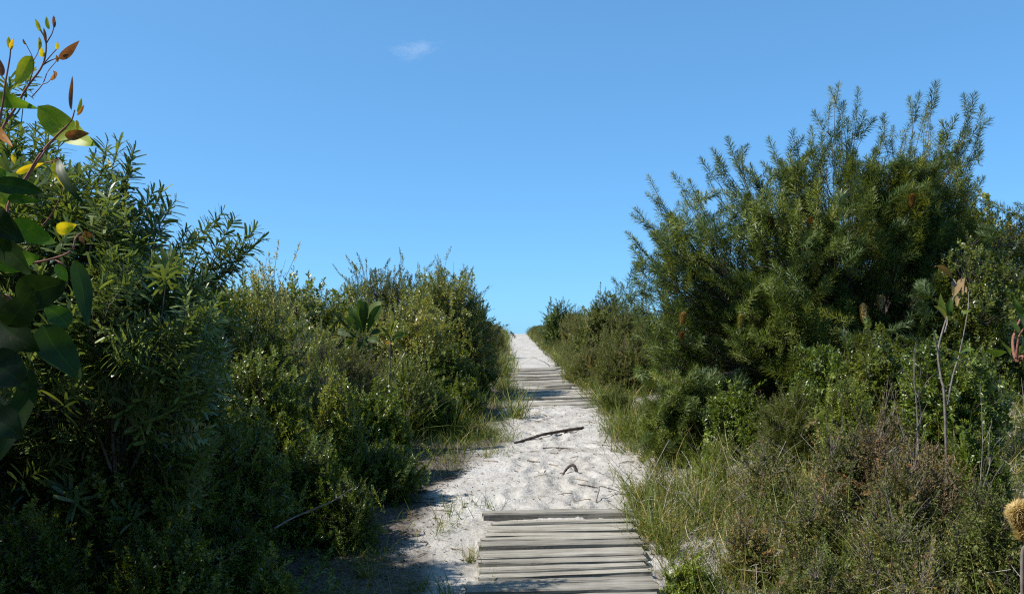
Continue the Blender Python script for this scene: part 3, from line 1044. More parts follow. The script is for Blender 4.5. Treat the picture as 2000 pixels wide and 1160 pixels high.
K(1325, 705, 7.3, 170, "needle_shrub", "low needle leaved bush at the lower left of the big banksia", "shrub", 'needle', 'needle', 209, 330, tint=.55, size=.8, lump=.6)
K(1440, 735, 7.0, 150, "heath_shrub", "dark green heath beneath the big banksia", "shrub", 'tea', 'low', 210, 500, tint=.4)
K(1935, 372, 9.2, 290, "tea_tree", "tall speckled tea tree behind the right side of the big banksia", "tree", 'tea', 'tea', 211, 2000, tint=.58, size=1.15, k2=60, k1=7, r0=.03, deep=.7, low=.5, lump=.4)
K(1900, 470, 7.6, 280, "tea_tree", "dark tea tree at the right edge below the tall speckled one", "shrub", 'tea', 'tea', 212, 1200, tint=.4, lump=.6)
K(1600, 650, 6.4, 170, "green_shrub", "small leaved shrub beneath the trunk of the big banksia", "shrub", 'tea', 'low', 213, 420, tint=.36, lump=.7, shell=.25)
K(1720, 640, 6.2, 190, "green_shrub", "glossy small leaved shrub left of the pale stemmed seedling", "shrub", 'tea', 'tea', 214, 520, tint=.4, lump=.7, shell=.25)
K(1540, 725, 6.2, 150, "green_shrub", "grassy green shrub left of the small leaved one under the trunk", "shrub", 'soft', 'heath', 215, 190, tint=.35, lump=.7)
K(1650, 720, 5.7, 140, "heath_shrub", "yellow green fine heath right of the grassy green shrub", "shrub", 'fine', 'low', 231, 420, tint=.68, lump=.7, tsp=.18)
K(1860, 660, 5.6, 220, "green_shrub", "green shrub behind the stems of the pale stemmed seedling", "shrub", 'tea', 'low', 216, 520, tint=.36, lump=.7, shell=.25)
K(1700, 790, 4.9, 220, "brown_heath", "twiggy mauve brown heath in front of the small leaved shrubs on the right", "shrub", 'sparse', 'brown', 217, 480, tint=.42, bark='bark', tsp=.25, lump=.8, shell=.2)
K(1640, 800, 4.9, 150, "heath_shrub", "olive heath mingling with the mauve brown one", "shrub", 'sparse', 'heath', 232, 330, tint=.4, bark='bark', tsp=.2, lump=.8, shell=.2)
K(1800, 825, 4.3, 210, "brown_heath", "rust flecked heath with dark hollow at right", "shrub", 'sparse', 'brown', 218, 420, tint=.35, tsp=.3, bark='twig', lump=.8, shell=.2)
K(1750, 860, 4.2, 170, "heath_shrub", "yellowish heath left of the rust flecked one", "shrub", 'sparse', 'heath', 233, 350, tint=.4, tsp=.25, bark='bark', lump=.8, shell=.2)
K(1915, 810, 4.4, 120, "green_shrub", "small conifer like green shrub near the right edge", "shrub", 'low', 'low', 219, 420, tint=.36, up=1.2, lump=.7)
K(1500, 860, 5.4, 170, "heath_shrub", "grey green fine heath in the middle of the right slope", "shrub", 'sparse', 'heath', 220, 420, tint=.45, bark='bark', lump=.8, shell=.2, tsp=.2)
K(1390, 845, 6.4, 110, "heath_shrub", "soft green heath at the right border of the bare sand", "shrub", 'soft', 'low', 221, 80, tint=.6, size=.7, lump=.7)
K(1590, 915, 4.5, 180, "heath_shrub", "greyish twiggy heath below the olive one", "shrub", 'sparse', 'heath', 222, 420, tint=.52, bark='bark', tsp=.25, lump=.8, shell=.2)
K(1760, 965, 3.9, 220, "heath_shrub", "olive heath below the rust flecked one", "shrub", 'sparse', 'heath', 223, 420, tint=.4, tsp=.22, bark='bark', lump=.8, shell=.2)
K(1930, 930, 3.8, 220, "heath_shrub", "green heath around the straw coloured flower head at right", "shrub", 'sparse', 'heath', 224, 450, tint=.35, lump=.7)
K(1460, 985, 4.7, 120, "heath_shrub", "reddish green heath right of the near walkway", "shrub", 'sparse', 'heath', 225, 260, tint=.62, tsp=.25, bark='bark', lump=.8, shell=.2)
K(1600, 1040, 3.9, 200, "heath_shrub", "dull green heath near the bottom of the right slope", "shrub", 'fine', 'heath', 226, 280, tint=.38, tsp=.2, bark='bark', lump=.8, shell=.2)
K(1350, 1090, 4.6, 110, "green_shrub", "low green clump against the right side of the near walkway", "shrub", 'low', 'low', 227, 260, tint=.5, lump=.7)
K(1480, 1112, 3.9, 150, "heath_shrub", "short mottled heath at the bottom right of the walkway", "shrub", 'sparse', 'heath', 228, 300, tint=.45, tsp=.25, bark='bark', lump=.8, shell=.2)
K(1800, 1070, 3.4, 240, "heath_shrub", "grey twiggy heath at the bottom of the right slope", "shrub", 'sparse', 'heath', 229, 360, tint=.5, tsp=.25, bark='bark', lump=.8, shell=.2)
K(1300, 775, 8.6, 110, "heath_shrub", "green tuft of heath between sand and the low needle bush", "shrub", 'fine', 'heath', 230, 400, tint=.4, tsp=.18)

# ---- leafless shrubs with pale stems
K(1770, 620, 5.0, 110, "dead_shrub", "leafless grey shrub with forked pale twigs left of the pale seedling", "shrub", 'tea', 'tea', 240, 26, k1=4, k2=9, r0=.011, bark='bark', leafless=True, up=1.5, low=.1)
K(400, 470, 4.5, 60, "dead_shrub", "leafless twigs poking up beside the near left banksia", "shrub", 'tea', 'tea', 241, 30, k1=3, k2=8, r0=.009, bark='bark', leafless=True, up=1.3, low=.1)
K(1900, 700, 4.1, 120, "dead_shrub", "bare thin grey stems near the right edge", "shrub", 'tea', 'tea', 242, 16, k1=4, k2=7, r0=.008, bark='bark', leafless=True, up=1.5, low=.1)
K(780, 690, 8.2, 120, "dead_shrub", "tangle of bare grey twigs below the broad leaved seedling", "shrub", 'tea', 'tea', 243, 34, k1=5, k2=10, r0=.010, bark='bark', leafless=True, up=1.0, low=.1)

# ---- repeats: heath running up both sides of the path to the crest
rng = np.random.default_rng(61)
protos = {}
for nm, key, mk, tnt, sd_ in (('a', 'fine', 'heath', .4, 301), ('b', 'fine', 'heath', .55, 302), ('c', 'tea', 'tea', .45, 303), ('d', 'low', 'low', .42, 304)):
    cat_lab = {'a': ("heath_shrub", "low olive heath bush lining the right side of the upper path"),
               'b': ("heath_shrub", "low grey brown heath bush lining the left side of the upper path"),
               'c': ("tea_tree", "tea tree far back in the left thicket"),
               'd': ("green_shrub", "green shrub far back on the right slope")}[nm]
    protos[nm] = [shrub(cat_lab[0], cat_lab[1], "shrub", (0, 0, 0), key, mk, np.random.default_rng(sd_ + 10 * i), 650, .6, .6, .9, seed=sd_ + i, tint=tnt, size=1.25, shoots=.12) for i in range(2)]
used = set()
GR = {'a': "heath bushes right of the upper path", 'b': "heath bushes left of the upper path", 'c': "tea trees far back on the left", 'd': "shrubs far back on the right"}


def place(nm, x, y, w, h):
    p = protos[nm][rng.integers(0, 2)]
    loc = (x, y, float(ground(x, y)) - .03)
    rz, s_ = rng.uniform(0, 6.28), (w / .6, w / .6, h / .9)
    if p.name not in used:
        used.add(p.name)
        p.location, p.rotation_euler, p.scale = loc, (0, 0, rz), s_
        tag(p, group=GR[nm])
        return p
    return dup(p, loc, rz, s_, group=GR[nm])


for y in np.arange(12.5, 49, .85):
    w = .42 + .004 * y
    x = float(pathc(y)) + .62 + w * .7 + rng.uniform(0, .25)
    place('a', x, y + rng.uniform(-.3, .3), w * rng.uniform(.8, 1.2), rng.uniform(.32, .55))
    if y > 15:
        x = float(pathc(y)) - .68 - w * .8 - rng.uniform(0, .25)
        place('b', x, y + rng.uniform(-.3, .3), w * rng.uniform(.8, 1.2), rng.uniform(.35, .6))
for y in np.arange(15, 50, 1.5):
    for k in range(2):
        place('a', float(pathc(y)) + rng.uniform(1.7, 3.4), y + rng.uniform(-.5, .5), rng.uniform(.5, .8), rng.uniform(.5, .95))
        place('b', float(pathc(y)) - rng.uniform(1.7, 3.2), y + rng.uniform(-.5, .5), rng.uniform(.5, .8), rng.uniform(.5, .9))
for i in range(38):
    y = rng.uniform(9, 24)
    place('c', -rng.uniform(.20, .55) * y - 0.4, y, rng.uniform(.7, 1.1), rng.uniform(.9, 1.5))
for i in range(30):
    y = rng.uniform(10, 22)
    place('d', rng.uniform(.22, .62) * y, y, rng.uniform(.7, 1.1), rng.uniform(.9, 1.5))

# ------------------------------------------------------------------ broad leaves
def big_leaf(acc, b0, t0, width, rng, tint, toward=None, bow=.12, fold=.25, shape='gum', tilt=.4):
    b0, t0 = np.asarray(b0, float), np.asarray(t0, float)
    L = np.linalg.norm(t0 - b0)
    ax = (t0 - b0) / L
    nrm = np.array([0, 0, EYE]) - (b0 + t0) / 2 if toward is None else np.asarray(toward, float)
    nrm = norm(nrm)[None][0] + rng.normal(0, tilt, 3)
    nrm = norm((nrm - ax * nrm.dot(ax))[None])[0]
    sd = np.cross(ax, nrm)
    nu = 13
    u = np.linspace(0, 1, nu)
    if shape == 'gum':
        pr = np.sin(np.pi * u ** .72) ** .8 * (1 - .25 * u)
        pr[-1] = .0
    elif shape == 'long':
        pr = np.sin(np.pi * u ** .8) ** .7
    else:
        pr = np.minimum(1, u * 1.5 + .1) * np.sqrt(np.maximum(0, 1 - np.maximum(0, (u - .75) / .26) ** 2))
    pr = pr / pr.max()
    cs = np.array([-1, -.55, -.05, .05, .55, 1])
    wav = rng.uniform(0, 6)
    V = []
    for i in range(nu):
        cen = b0 + ax * L * u[i] + nrm * (bow * L * 4 * u[i] * (1 - u[i])) * .5 + sd * (.06 * L * math.sin(u[i] * 3 + wav))
        for c_ in cs:
            V.append(cen + sd * (c_ * pr[i] * width / 2) + nrm * (fold * abs(c_) * pr[i] * width / 2 + .03 * width * math.sin(u[i] * 9 + wav + c_)))
    i = np.arange(nu * 6).reshape(nu, 6)
    f = np.stack([i[:-1, :-1], i[:-1, 1:], i[1:, 1:], i[1:, :-1]], -1).reshape(-1, 4)
    mid_ = np.tile(np.array([0, 0, 1, 0, 0]), nu - 1)
    t_ = np.broadcast_to(np.asarray(tint, float), (len(f),)) + .05 * mid_ + rng.normal(0, .012, len(f))
    acc.add(np.array(V), f, t_)


def seedling(name, label, px, base_d, stems, leaves, bark='bark', mkey='serrata', r=.007):
    """stems: lists of pixels; leaves: (bx, by, tx, ty, width px, tint, shape)"""
    p0 = P(stems[0][0][0], stems[0][0][1], base_d)
    g = np.array([p0[0], base_d, float(ground(p0[0], base_d))])
    root = thing(name, label, "seedling", g)
    rg = np.random.default_rng(int(px))
    a = Acc()
    for i, s_ in enumerate(stems):
        pts = np.array([P(x, y, base_d + .03 * j * (-1) ** i) for j, (x, y) in enumerate(s_)])
        if i == 0:
            pts = np.vstack([g + np.array([0, 0, -.05]), pts])
        c_ = catmull(pts, 5)
        tubes(a, c_ - g, np.linspace(r, r * .45, len(c_)) * (1 if i == 0 else .7), 6)
    a.build("stem", M[bark], root, smooth=True)
    for bx_, by_, tx, ty, w, tn_, shp in leaves:
        a = Acc()
        d = base_d + rg.uniform(-.12, .06)
        big_leaf(a, P(bx_, by_, base_d) - g, P(tx, ty, d) - g, w * base_d / F, rg, tn_, toward=np.array([rg.normal(-.3, .5), -1, rg.uniform(.1, .9)]), shape=shp, bow=.15)
        a.build("leaf", M[mkey], root, smooth=True)
    return root


seedling("banksia_seedling", "seedling with big dark paddle leaves standing out of the left thicket", 710, 7.9, [[(708, 720), (705, 690), (703, 655)], [(706, 690), (722, 668), (730, 655)]],
         [(703, 655, 655, 608, 20, .3, 'p'), (703, 652, 690, 600, 22, .5, 'p'), (705, 650, 704, 586, 24, .42, 'p'), (710, 648, 742, 588, 26, .55, 'p'), (716, 650, 746, 598, 18, .4, 'p'),
          (700, 658, 672, 640, 18, .5, 'p'), (722, 655, 742, 645, 16, .25, 'p'), (706, 648, 718, 590, 18, .3, 'p'), (700, 650, 680, 618, 16, .45, 'p'), (712, 660, 728, 680, 14, .3, 'p'), (698, 665, 676, 668, 14, .6, 'p'), (700, 660, 660, 648, 18, .15, 'p'), (714, 662, 700, 690, 16, .2, 'p'), (716, 658, 738, 668, 14, .2, 'p')], bark='bark_dark')
seedling("banksia_seedling", "smaller reddish seedling right of the big leaved one", 765, 8.0, [[(762, 700), (762, 660)]],
         [(762, 660, 762, 605, 14, .85, 'p'), (762, 662, 775, 625, 12, .7, 'p'), (762, 665, 745, 640, 12, .5, 'p'), (763, 668, 790, 650, 12, .55, 'p'), (762, 670, 750, 668, 10, .95, 'p'), (762, 672, 785, 678, 10, .9, 'p')], bark='bark_dark')
seedling("gum_seedling", "pale stemmed seedling with a few broad green and withered leaves on the right", 1840, 4.6,
         [[(1845, 790), (1838, 740), (1832, 690), (1840, 650), (1856, 600), (1868, 560), (1862, 545)], [(1834, 695), (1826, 660), (1822, 640)], [(1845, 650), (1850, 630), (1850, 610)], [(1862, 575), (1872, 560), (1880, 540)], [(1850, 790), (1862, 730), (1874, 690), (1890, 610), (1892, 570)]],
         [(1850, 615, 1835, 572, 20, .62, 'gum'), (1848, 622, 1822, 600, 14, .85, 'gum'), (1852, 618, 1856, 580, 16, .5, 'gum'), (1858, 612, 1866, 640, 10, .7, 'gum'), (1872, 695, 1850, 684, 14, .6, 'gum'), (1874, 692, 1904, 684, 12, .5, 'gum'),
          (1868, 700, 1858, 708, 10, .5, 'gum'), (1880, 615, 1896, 606, 12, .6, 'gum')])
wl_ = Acc()
rg = np.random.default_rng(4)
g_ = bpy.data.objects["gum_seedling"]
gl = np.array(g_.location)
for bx_, by_, tx, ty, w in ((1862, 545, 1824, 522, 14), (1868, 560, 1888, 572, 22), (1868, 556, 1862, 580, 20), (1880, 545, 1884, 575, 16), (1878, 580, 1872, 600, 10)):
    big_leaf(wl_, P(bx_, by_, 4.6) - gl, P(tx, ty, 4.5) - gl, w * 4.6 / F, rg, .6, bow=.3, fold=.5, shape='long')
wo = wl_.build("withered_leaves", M['litter'], g_, smooth=True)
wo["label"] = "curled dry grey brown leaves"
seedling("gum_seedling", "broad leaved gum seedling cut by the right edge of the photo", 1990, 4.0,
         [[(2005, 730), (1985, 705), (1978, 670), (1985, 640), (1995, 620)], [(1985, 700), (1990, 660), (2000, 640)]],
         [(1992, 620, 1982, 578, 15, .55, 'gum'), (1998, 615, 2004, 580, 18, .5, 'gum'), (1985, 650, 1972, 625, 20, .45, 'gum'), (1998, 640, 1985, 608, 26, .4, 'gum'), (1962, 690, 1924, 680, 22, .5, 'gum'), (1985, 660, 1960, 635, 14, .35, 'gum'),
          (2000, 660, 1990, 690, 20, .6, 'gum'), (1995, 690, 2010, 672, 18, .6, 'gum'), (1975, 690, 1955, 670, 12, .6, 'gum')], bark='red_twig', r=.010)

# straw coloured flower head at the right edge
rng = np.random.default_rng(9)
p0 = P(1992, 1100, 3.3)
g = np.array([p0[0], 3.3, float(ground(p0[0], 3.3))])
fh = thing("flower_stalk", "fluffy straw brown flower head on a stalk at the lower right edge", "flower", g)
a = Acc()
c_ = catmull(np.vstack([g + [0, 0, -.04], P(1996, 1100, 3.3), P(2002, 1060, 3.3), P(1998, 1010, 3.3)]), 6)
tubes(a, c_ - g, np.linspace(.007, .005, len(c_)), 6)
a.build("stem", M['bark'], fh, smooth=True)
spike(1996, 1004, 3.3, .075, .036, 'straw', fh, g, rng, axis=(-.5, 0, .8), fluff=True)
spike(2004, 1036, 3.3, .085, .032, 'straw', fh, g, rng, fluff=True)

# ------------------------------------------------------------------ gum sapling at the near left
rng = np.random.default_rng(14)
SD = 1.5
sb = np.array([-1.25, 1.45, float(ground(-1.25, 1.45))])
sap = thing("gum_sapling", "young gum tree with large glossy leaves and red twigs at the left edge", "tree", sb)
tr = Acc()
tubes(tr, catmull(np.array([[0, 0, -.05], [.03, .02, .5], [.0, .03, 1.0], [.06, 0, 1.5], [.1, .02, 2.0], [.16, .03, 2.35]]), 6), np.linspace(.022, .008, 31), 8)
tr.build("trunk", M['twig'], sap, smooth=True)


def branch(pix, d0, d1, r0, r1, root_pt=None):
    pts = np.array([P(x, y, d) for (x, y), d in zip(pix, np.linspace(d0, d1, len(pix)))])
    if root_pt is not None:
        pts = np.vstack([root_pt, pts])
    c_ = catmull(pts, 5)
    a = Acc()
    tubes(a, c_ - sb, np.linspace(r0, r1, len(c_)) * .62, 6)
    a.build("branch", M['red_twig'], sap, smooth=True)


tw = sb + np.array([.08, .02, 1.75])
branch([(-60, 420), (0, 262), (31, 210), (52, 172), (83, 128), (90, 86), (79, 58)], 1.5, 1.5, .0045, .0018, sb + np.array([.08, .02, 1.55]))
branch([(90, 86), (103, 62), (107, 34)], 1.5, 1.5, .0018, .001)
branch([(83, 128), (100, 108), (114, 93)], 1.5, 1.48, .0018, .0012)
branch([(83, 128), (100, 118), (118, 112)], 1.5, 1.49, .0018, .0012)
branch([(62, 190), (83, 165), (93, 141), (110, 120)], 1.5, 1.48, .0016, .001)
branch([(83, 165), (95, 160), (107, 143)], 1.49, 1.48, .0012, .0008)
branch([(58, 162), (66, 122), (50, 85)], 1.5, 1.5, .0015, .001)
branch([(66, 118), (75, 100), (77, 75)], 1.5, 1.5, .0012, .0008)
branch([(-50, 400), (0, 228), (10, 165), (19, 114), (21, 86)], 1.45, 1.45, .004, .0015, tw + np.array([0, 0, -.1]))
branch([(-40, 500), (20, 390), (52, 345), (79, 300), (114, 262), (138, 238), (146, 215)], 1.4, 1.4, .0045, .0016, sb + np.array([.06, 0, 1.4]))
branch([(48, 355), (76, 312), (108, 270), (130, 250)], 1.42, 1.42, .003, .0014)
branch([(88, 318), (105, 315), (116, 310)], 1.4, 1.35, .0016, .001)
branch([(84, 440), (100, 420), (118, 385), (122, 365)], 1.45, 1.4, .0024, .0012)
branch([(-50, 545), (10, 529), (26, 520), (93, 508), (138, 491), (148, 464), (160, 455)], 1.3, 1.3, .0045, .0016, sb + np.array([.05, 0, 1.25]))
branch([(26, 520), (45, 498), (58, 483)], 1.3, 1.3, .002, .0012)
branch([(108, 508), (120, 514), (130, 522)], 1.3, 1.27, .002, .0012)
branch([(-40, 640), (20, 600), (60, 585), (90, 600)], 1.2, 1.15, .005, .002, sb + np.array([.05, 0, 1.1]))
branch([(-40, 740), (20, 735), (60, 750)], 1.15, 1.1, .005, .002, sb + np.array([.05, 0, 1.0]))

LV = [  # base px, tip px, width px, distance, tint (darkest paint in shade, top ones backlight), shape, bow
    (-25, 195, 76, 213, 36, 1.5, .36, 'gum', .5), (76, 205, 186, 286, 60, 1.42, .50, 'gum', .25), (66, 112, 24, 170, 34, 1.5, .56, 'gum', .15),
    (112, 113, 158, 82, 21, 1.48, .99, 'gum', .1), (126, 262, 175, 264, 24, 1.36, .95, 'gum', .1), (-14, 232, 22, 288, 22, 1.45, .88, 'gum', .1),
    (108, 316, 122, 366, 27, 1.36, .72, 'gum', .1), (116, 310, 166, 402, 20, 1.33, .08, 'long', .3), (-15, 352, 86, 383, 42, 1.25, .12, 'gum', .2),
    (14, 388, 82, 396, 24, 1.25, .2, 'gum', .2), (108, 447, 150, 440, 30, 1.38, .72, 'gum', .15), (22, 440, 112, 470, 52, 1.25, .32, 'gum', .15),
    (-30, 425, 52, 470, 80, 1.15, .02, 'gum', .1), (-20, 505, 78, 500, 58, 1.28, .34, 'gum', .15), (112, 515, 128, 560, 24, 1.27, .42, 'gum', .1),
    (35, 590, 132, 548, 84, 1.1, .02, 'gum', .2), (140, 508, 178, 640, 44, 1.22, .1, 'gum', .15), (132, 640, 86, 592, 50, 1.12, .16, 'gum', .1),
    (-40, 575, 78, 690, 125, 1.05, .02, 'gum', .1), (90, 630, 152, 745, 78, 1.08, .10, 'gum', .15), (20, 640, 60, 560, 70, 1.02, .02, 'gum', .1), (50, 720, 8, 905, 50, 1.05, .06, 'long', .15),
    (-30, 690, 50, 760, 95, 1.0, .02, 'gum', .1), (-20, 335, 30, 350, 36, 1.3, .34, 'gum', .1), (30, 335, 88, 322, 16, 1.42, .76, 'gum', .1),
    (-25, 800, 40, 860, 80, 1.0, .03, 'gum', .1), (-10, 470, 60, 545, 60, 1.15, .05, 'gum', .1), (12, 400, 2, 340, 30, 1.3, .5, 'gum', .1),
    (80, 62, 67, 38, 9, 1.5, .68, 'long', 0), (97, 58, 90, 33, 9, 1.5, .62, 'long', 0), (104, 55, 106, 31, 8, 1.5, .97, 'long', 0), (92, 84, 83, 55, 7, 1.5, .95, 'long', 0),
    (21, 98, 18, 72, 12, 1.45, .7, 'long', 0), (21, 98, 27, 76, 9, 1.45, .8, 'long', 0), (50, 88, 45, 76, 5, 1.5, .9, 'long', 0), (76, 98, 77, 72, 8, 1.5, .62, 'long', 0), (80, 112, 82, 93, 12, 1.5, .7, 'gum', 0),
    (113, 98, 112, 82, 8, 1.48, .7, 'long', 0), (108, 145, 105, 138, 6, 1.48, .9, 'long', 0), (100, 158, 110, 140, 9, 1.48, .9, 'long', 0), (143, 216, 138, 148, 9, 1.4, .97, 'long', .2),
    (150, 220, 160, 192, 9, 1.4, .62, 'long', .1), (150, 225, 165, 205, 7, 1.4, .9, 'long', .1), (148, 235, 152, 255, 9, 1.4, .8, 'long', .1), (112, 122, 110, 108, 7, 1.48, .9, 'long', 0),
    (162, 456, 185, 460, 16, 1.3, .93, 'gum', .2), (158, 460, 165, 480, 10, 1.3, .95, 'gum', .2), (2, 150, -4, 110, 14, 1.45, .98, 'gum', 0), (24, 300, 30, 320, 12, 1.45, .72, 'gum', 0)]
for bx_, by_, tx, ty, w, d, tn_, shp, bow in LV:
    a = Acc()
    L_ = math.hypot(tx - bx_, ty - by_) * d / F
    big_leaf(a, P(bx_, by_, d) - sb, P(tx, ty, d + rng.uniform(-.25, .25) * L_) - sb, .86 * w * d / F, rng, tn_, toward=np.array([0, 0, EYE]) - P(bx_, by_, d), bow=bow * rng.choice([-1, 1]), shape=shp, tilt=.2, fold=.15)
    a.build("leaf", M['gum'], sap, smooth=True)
# unseen rest of its crown, added and cut to shade the lower leaves
a = Acc()
k = 0
while k < 1500:
    x, y, z = rng.uniform(-2.2, -.70), rng.uniform(.5, 2.0), rng.uniform(1.0, 2.9)
    if z > 1.66 + 1.05 * (-.72 - x) or x > -.62 * y - .06:
        continue
    dv = norm(rng.normal(0, 1, (1, 3)) * np.array([1, 1, .6]) + np.array([0, 0, -.6]))[0] * rng.uniform(.08, .13)
    p = np.array([x, y, z])
    big_leaf(a, p - sb, p + dv - sb, rng.uniform(.045, .075), rng, rng.uniform(.1, .4), toward=rng.normal(0, 1, 3))
    k += 1
a.build("foliage", M['gum'], sap, smooth=True)

# ------------------------------------------------------------------ sedge tussocks (one by one) and grass
def blade(n=5, w=.012, bend=.35):
    ys = np.linspace(0, 1, n)
    v, f = [], []
    for y in ys:
        ww = w * (1 - y ** 2 * .92)
        v += [[ww / 2, bend * y * y, y * (1 - .12 * bend * y)], [-ww / 2, bend * y * y, y * (1 - .12 * bend * y)]]
    for i in range(n - 1):
        f.append([2 * i, 2 * i + 1, 2 * i + 3, 2 * i + 2])
    return np.array(v, float), np.array(f), np.zeros(len(f))


BL = [blade(5, .014, b_) for b_ in (.1, .3, .55, .9)]


def blades(acc, rng, pos, height, lean, tint, width=1.0):
    n = len(pos)
    w_ = rng.integers(0, len(BL), n)
    d = norm(np.stack([rng.normal(0, lean, n), rng.normal(0, lean, n), np.ones(n)], -1))
    R = frames(d, rng.uniform(0, 6.28, n))
    for w in range(len(BL)):
        m_ = w_ == w
        if m_.any():
            v, f, t = BL[w]
            inst(acc, (v * np.array([width, 1, 1]), f, t), R[m_], pos[m_], height[m_], tint[m_])


def tussock_proto(seed, n, h, straw):
    rg = np.random.default_rng(seed)
    r = thing("sedge_tussock", "tussock", "grass tuft", (0, 0, 0))
    a = Acc()
    pos = np.stack([rg.normal(0, .035, n), rg.normal(0, .035, n), np.zeros(n) - .02], -1)
    tint = np.where(rg.uniform(0, 1, n) < straw, rg.uniform(.8, 1, n), rg.uniform(.15, .55, n))
    blades(a, rg, pos, h * rg.uniform(.45, 1.1, n), .42, tint, 1.0 * .35 / h)
    a.build("blades", M['grass'], r)
    return r


TP = [tussock_proto(400 + i, n_, h_, s_) for i, (n_, h_, s_) in enumerate(((120, .32, .12), (90, .26, .3), (150, .40, .18), (60, .18, .08)))]
TU = set()


def tussock(px, py, s_, v, label, group=None):
    d = depth_for(py, px) if px < 1330 and px > 600 else None
    if d is None:
        dd = np.linspace(2.2, 20, 3000)
        x = (px - 1000) / F * dd
        row = 580 - F * np.tan(np.arctan((ground(x, dd) - EYE) / dd) - PITCH)
        d = float(np.interp(-py, -row, dd))
    x = (px - 1000) / F * d
    loc = (x, d, float(ground(x, d)))
    p = TP[v]
    rz = rng.uniform(0, 6.28)
    if v not in TU:
        TU.add(v)
        p.location, p.rotation_euler, p.scale = loc, (0, 0, rz), (s_, s_, s_)
    else:
        p = dup(p, loc, rz, (s_, s_, s_))
    p["label"] = label
    if group:
        p["group"] = group
    elif "group" in p:
        del p["group"]
    return p


for px, py, s_, v, lab in (
        (1268, 1040, 1.2, 0, "large green sedge tussock at the right corner of the near walkway"),
        (1250, 985, .8, 0, "sedge tussock overhanging the right end of the sleeper"),
        (1300, 1075, 1.0, 2, "straw flecked tussock right of the near walkway's middle"),
        (1360, 1020, 1.1, 2, "tall tussock behind the straw flecked one"),
        (1240, 960, .6, 1, "sparse tussock on the sand edge above the sleeper"),
        (920, 1085, .55, 1, "wispy tussock against the left end of the near walkway"),
        (875, 1165, 1.0, 3, "green tuft at the bottom left corner of the near walkway"),
        (820, 1145, .8, 3, "small green tuft on the sand left of the walkway's bottom corner"),
        (1000, 1045, .3, 1, "tiny grass tuft growing through the near walkway's upper left"),
        (1135, 992, .35, 3, "tiny grass tuft in front of the sleeper's middle"),
        (1212, 882, .4, 3, "lone green tuft on bare sand near the right edge"),
        (950, 888, .5, 1, "thin tuft on the shaded sand left of the arched stick"),
        (912, 870, .7, 3, "upright green tuft at the left edge of the sand"),
        (1010, 812, 1.5, 0, "broad green tussock at the left end of the far walkway's front board"),
        (945, 845, 1.0, 1, "yellowish tussock left of the long crooked stick"),
        (890, 850, 1.2, 2, "arching tussock under the dark low shrub by the sand"),
        (985, 760, 1.3, 0, "tussock crowding the left side of the far walkway"),
        (970, 720, 1.3, 2, "tussock left of the far walkway's top end"),
        (1110, 745, 1.2, 1, "brownish tussock right of the far walkway's upper boards"),
        (1170, 790, 1.2, 0, "tussock at the right end of the far walkway's front board"),
        (1225, 850, 1.2, 1, "pale tussock where sand meets the right slope"),
        (1300, 905, 1.2, 2, "big mixed tussock right of the bare sand"),
        (1390, 930, 1.2, 1, "straw tussock in the middle of the right slope"),
        (1560, 1080, 1.2, 2, "long bladed green tussock low on the right slope"),
        (1700, 1150, 1.3, 2, "upright reedy tussock at the bottom right"),
        (1860, 1150, 1.3, 0, "reedy tussock right of the upright one at the bottom"),
        (1420, 1150, .9, 0, "short tussock at the bottom between walkway and reedy ones"),
        (640, 1060, .8, 2, "dark tussock in shade on the left of the sand"),
        (720, 1120, .7, 1, "sparse shaded tussock left of the bottom sand strip"),
        (790, 850, 1.4, 2, "pale arching tussock at the foot of the left thicket"),
        (700, 940, 1.0, 2, "shaded tussock at the dark mouth of the left thicket")):
    tussock(px, py, s_, v, lab)


def scatter(rng, n, x0, x1, y0, y1, dens):
    out = []
    tot = 0
    while tot < n:
        q = np.stack([rng.uniform(x0, x1, n), rng.uniform(y0, y1, n)], -1)
        keep = rng.uniform(0, 1, n) < dens(q[:, 0], q[:, 1])
        out.append(q[keep])
        tot += keep.sum()
    q = np.vstack(out)[:n]
    return np.concatenate([q, ground(q[:, 0], q[:, 1])[:, None]], 1)


def off_sand(x, y):
    return (1 - sand_amount(x, y)) * (.25 + .75 * ss(.35, .6, vnoise(np.stack([x, y], -1) * 1.7, 44)))


rng = np.random.default_rng(71)
a = Acc()
for n_, box, h0, h1 in ((21000, (.6, 4.5, 2.6, 8), .05, .22), (9000, (.4, 4, 8, 16), .1, .3), (8000, (-2.2, 3.2, 14, 49), .15, .4), (5000, (-2.6, -.3, 3, 9), .06, .2), (2600, (-1.2, .2, 8, 16), .08, .22)):
    p = scatter(rng, n_, *box, off_sand)
    big_ = 1.0 + .06 * (box[2] + box[3]) / 2
    h = rng.uniform(h0, h1, n_)
    tint = np.clip(.27 + .5 * (vnoise(p[:, :2] * 1.3, 9) - .5) + np.where(rng.uniform(0, 1, n_) < .32, .48, 0) + rng.normal(0, .1, n_), 0, 1)
    blades(a, rng, p - [0, 0, .01], h, .5, tint, 1.25 * big_)
p = scatter(rng, 2600, -1.0, .25, 4.5, 14, lambda x, y: ss(.30, .5, pathc(y) - x) * ss(.54, .7, vnoise(np.stack([x, y], -1) * 2.3, 91)))
blades(a, rng, p - [0, 0, .01], rng.uniform(.05, .17, 2600), .6, np.clip(.42 + rng.normal(0, .22, 2600), 0, 1), 2.2)
